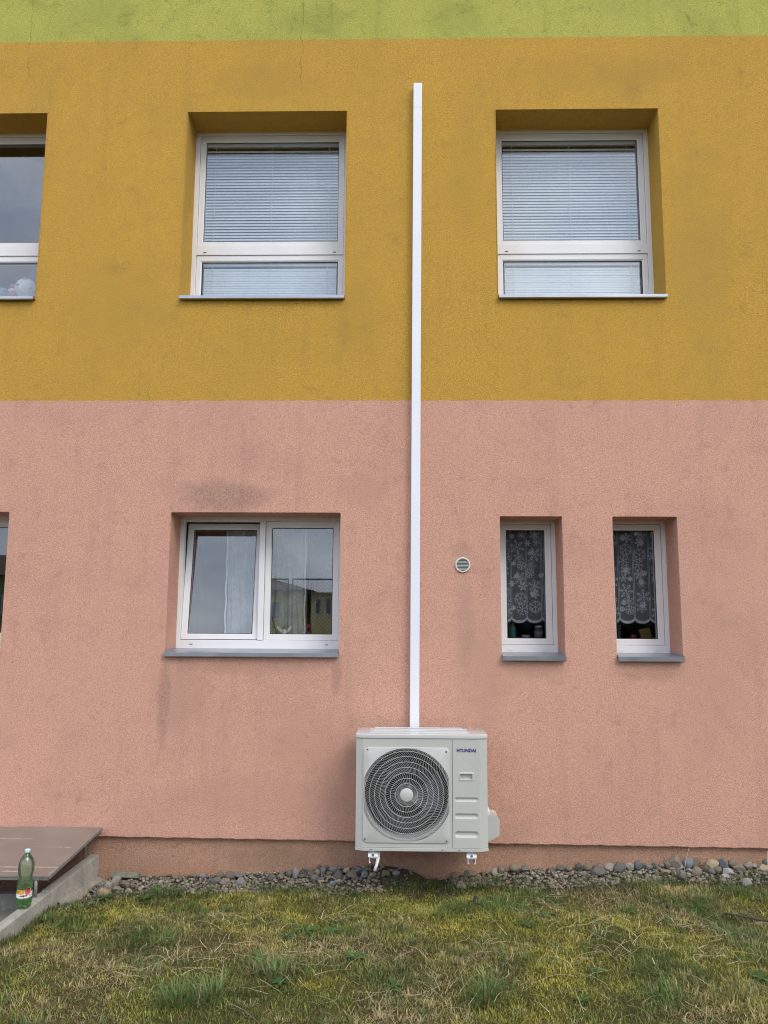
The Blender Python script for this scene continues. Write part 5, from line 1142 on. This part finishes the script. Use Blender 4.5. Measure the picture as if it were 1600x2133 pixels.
W = [(-.54, -1.12, 14, .075, 'largest dark leafy weed in mid lawn left of centre'), (-.64, -1.22, 10, .06, 'weed just left of and below the largest leafy weed'), (-.40, -1.10, 9, .055, 'weed right of the largest leafy weed'), (-.737, -1.62, 8, .06, 'weed in the tuft with pale dry blades'), (-.234, -1.55, 9, .065, 'leafy weed right of the pale tuft'),
     (-.583, -1.90, 7, .06, 'bright flat weed leaves below the pale tuft'), (.774, -.98, 9, .06, 'weed in the upper right centre of the lawn'), (.93, -.75, 7, .05, 'small weed close to the gravel right of the unit'), (1.819, -1.78, 12, .07, 'leafy weed cut by the right edge near the bottom'), (1.012, -1.66, 8, .055, 'weed right of the bushy bottom tuft'),
     (1.453, -.76, 8, .055, 'weed under the right-hand stone row'), (-1.96, -.50, 12, .065, 'leafy weed below the rubble by the kerb'), (-1.70, -.45, 9, .055, 'weed left of the dark fine tuft'), (-1.109, -.71, 8, .05, 'weed below the gravel in the left lawn'), (1.903, -.66, 9, .06, 'upright weed above the twig'), (-.027, -1.85, 8, .06, 'weed at the bottom centre left of the bushy tuft'), (.862, -2.0, 7, .055, 'weed at the bottom right of the bushy tuft')]
for k, (x, y, n, ln, lb_) in enumerate(W): weed(x, y, n + 4, ln * 1.25, lb_, 500 + k)
# twig, cone, dry stalks
BARK = plain('twig_bark', (0.085, 0.06, 0.045), 0.85, var=0.3, scale=60)
g2 = lambda x, y, d: (x, y, float(hgt(x, y)) + d)
tw = MB().tube([g2(2.03, -.765, .022), g2(2.10, -.82, .030), g2(2.20, -.90, .028), g2(2.34, -1.0, .030), g2(2.5, -1.1, .024)], [.005, .007, .008, .009, .009], 8).tube([g2(2.12, -.835, .03), g2(2.17, -.80, .045), g2(2.22, -.79, .05)], [.004, .003, .002], 6).build('twig', BARK, None, smooth=True); tag(tw, 'bare brown twig lying on the grass at the right edge', 'twig')
pcn = empty('pine_cone', g2(.498, -.54, .0)); tag(pcn, 'small dark cone standing in the grass below the right bracket', 'cone')
solid([(.008, 0), (.014, .01), (.012, .028), (.004, .044)], 'core', BROWNC, pcn)
DK = plain('cone_scale', (0.045, 0.03, 0.04), 0.7); scm = MB(); scm.v = [(0, -.006, 0), (.012, -.005, .006), (.012, .005, .006), (0, .006, 0), (.010, 0, .011)]; scm.f = [(0, 1, 2, 3), (0, 4, 1), (1, 4, 2), (2, 4, 3)]; scm = scm.mesh('cone_scale'); scm.materials.append(DK)
for q in range(24):
    o = bpy.data.objects.new('cone_scale', scm); col.objects.link(o); o.parent = pcn; a = q * 2.4; rr = .011 * (1 - q / 30); o.location = (rr * math.cos(a), rr * math.sin(a), .006 + q * .0015); o.rotation_euler = (0, -.4, a)
DRYS = plain('dry_stalk', (0.50, 0.42, 0.28), 0.8)
for pts, lb_ in (([(2.004, -.116, .05), (2.015, -.10, .12), (2.04, -.08, .19), (2.075, -.05, .262)], 'thin pale dry stalk leaning on the plinth between the right-hand stones'), ([(2.60, -.10, .06), (2.61, -.08, .14), (2.625, -.05, .235)], 'fainter dry stalk against the plinth at the far right edge')):
    o = MB().tube(pts, [.0018, .0016, .0014, .0010][:len(pts)], 6).build('dry_stalk', DRYS, None, smooth=True); tag(o, lb_, 'stalk')
for k, (x, h, lb_) in enumerate(((-1.58, .075, 'left of the short dry stems at the gravel below the plinth'), (-1.50, .06, 'middle of the short dry stems at the gravel below the plinth'), (-1.355, .085, 'right of the short dry stems at the gravel below the plinth'))):
    o = MB().tube([(x, -.09, .0), (x + .004, -.085, h * .6), (x + .015 * (k - .5), -.08, h)], [.0016, .0013, .0008], 5).build('dry_stalk', BARK, None, smooth=True); tag(o, lb_, 'stem')

# ------------------------------------------------------------------ across the lawn, seen only in the panes
YW = plain('yellow_render', (0.74, 0.60, 0.20), 0.9, var=0.12, scale=2); RT = plain('brown_roof_tiles', (0.13, 0.075, 0.055), 0.85, var=0.2, scale=6); WF = plain('house_window_frame', (0.6, 0.6, 0.58), 0.5); HG = plain('house_glass', (0.05, 0.06, 0.07), 0.1)
def house(cx, cy, w, h, dep, rise, label, wins, wall, gable=True):
    t = empty('house', (cx, cy, 0)); tag(t, label, 'house')
    MB().box(-w / 2, w / 2, -dep, 0, -.4, h).build('wall', wall, t)
    b = MB()
    if gable: b.extrude_x([(.5, h - .1), (-dep / 2, h + rise), (-dep - .5, h - .1)], -w / 2 - .5, w / 2 + .5)
    else:
        b.v = [(-w / 2 - .5, .5, h), (w / 2 + .5, .5, h), (w / 2 + .5, -dep - .5, h), (-w / 2 - .5, -dep - .5, h), (-w / 2 + dep / 2, -dep / 2, h + rise), (w / 2 - dep / 2, -dep / 2, h + rise)]
        b.f = [(0, 1, 5, 4), (1, 2, 5), (2, 3, 4, 5), (3, 0, 4), (3, 2, 1, 0)]
    b.build('roof', RT, t)
    for (x, z, ww, hh) in wins:
        f = MB().ring(x - ww / 2, x + ww / 2, z, z + hh, .06, .06, .06, .06, -.03, .03, .005).build('window', WF, t)
        f.matrix_basis = Matrix.Translation((0, 0.02, 0)) @ Matrix.Identity(4)
        MB().box(x - ww / 2 + .05, x + ww / 2 - .05, .005, .03, z + .05, z + hh - .05).build('pane', HG, f)
    return t
house(-9.8, -50, 6.4, 4.0, 7, 0.95, 'yellow house with brown hipped roof reflected in the right sash', [(-1.5, 2.0, .9, 1.2), (.9, 2.0, .9, 1.2)], YW, False)
house(1.2, -50.4, 15.0, 3.9, 6, 0.12, 'long low yellow wing with a row of narrow windows reflected in the right sash', [(-7.0 + k * .72, 2.35, .42, 1.1) for k in range(18)], YW, True)
house(-30, -48, 16, 5.0, 8, 1.6, 'invented house with green walls and dark roof for the left edge reflection', [(-5 + k * 2.4, 2.2, 1.1, 1.3) for k in range(5)], plain('green_stand_in', (0.16, 0.20, 0.08), 0.9), True)  # made-up house; its colours give the left pane a dark-over-green reflection
fn = empty('mesh_fence', (-4.0, -15.5, 0)); tag(fn, 'tall wire mesh fence across the lawn reflected in the right sash', 'fence')
FS = plain('fence_steel', (0.06, 0.07, 0.06), 0.6)
for x0_, x1_ in ((-6.05, -3.10), (-2.98, -0.05), (.05, 3.0)):
    fm = MB(); 
    for a_, c_ in (((x0_, 0), (x0_, 3.0)), ((x1_, 0), (x1_, 3.0)), ((x0_, 3.0), (x1_, 3.0)), ((x0_, 1.2), (x1_, 1.2))): fm.tube([(a_[0] + 4.0, 0, a_[1]), (c_[0] + 4.0, 0, c_[1])], .022, 6)
    pf = fm.build('frame', FS, fn); wm = MB(); st_ = .11
    for q in np.arange(-1.8, x1_ - x0_, st_):
        for sg in (0, 1):
            a0, a1 = max(0, q), min(x1_ - x0_, q + 1.8); za, zb_ = 1.2 + (a0 - q), 1.2 + (a1 - q)
            if sg: za, zb_ = 4.2 - za, 4.2 - zb_
            if a1 - a0 > .02: wm.tube([(x0_ + 4.0 + a0, .01 * sg, za), (x0_ + 4.0 + a1, .01 * sg, zb_)], .0035, 3, caps=False)
    wm.build('wire_mesh', FS, pf, fix=False)
# unseen dark conifers, added so the narrow panes reflect something dark
PINE = attr_mat('conifer_needles', 0.7, 0.15)
def added_conifer(x, y, h, w, label, seed):
    t = empty('added_conifer', (x, y, 0)); tag(t, label, 'tree', 'unseen conifers added to darken the pane reflections'); r = np.random.default_rng(seed)
    MB().tube([(0, 0, -.2), (0.05, 0, h * .5), (0, 0, h * .97)], [.16, .10, .02], 8).build('trunk', BARK, t, smooth=True)
    n = 9000; q = r.random(n) ** .8; zc = h * (.04 + .96 * (1 - q) ** .9); layer = .72 + .28 * np.cos(zc * 7 + r.normal(0, .4, n)); rad = w * (1 - zc / h * .98) * np.sqrt(r.random(n)) * layer; a = r.random(n) * 6.28
    cx, cy = rad * np.cos(a), rad * np.sin(a); s = r.uniform(.16, .38, n); d = r.normal(0, .5, n); V = np.zeros((n, 3, 3)); a2 = a + r.normal(0, .5, n)
    V[:, 0] = np.stack([cx - np.sin(a2) * s * .5, cy + np.cos(a2) * s * .5, zc], 1); V[:, 1] = np.stack([cx + np.sin(a2) * s * .5, cy - np.cos(a2) * s * .5, zc + d * .1], 1); V[:, 2] = np.stack([cx + np.cos(a2) * s * 1.7, cy + np.sin(a2) * s * 1.7, zc - s * r.uniform(.1, .9, n)], 1)
    c = np.array([.028, .042, .022]) * r.uniform(.6, 1.5, (n, 1)); o = tri_mesh('crown', V.reshape(-1, 3), np.arange(n * 3).reshape(-1, 3), np.repeat(np.append(c, np.ones((n, 1)), 1), 3, 0), PINE, None); o.parent = t
ORD = ['first', 'second', 'third', 'fourth', 'fifth', 'sixth', 'seventh', 'eighth', 'ninth']
for k, nm in enumerate(ORD):
    added_conifer(4.6 + 1.85 * k, -36 - (k * 7 % 3) * 0.8, 10.0 + (k * 5 % 4) * 0.8, 2.5, nm + ' added dark tree from the yellow wing, darkening reflections in the narrow panes', 700 + k)
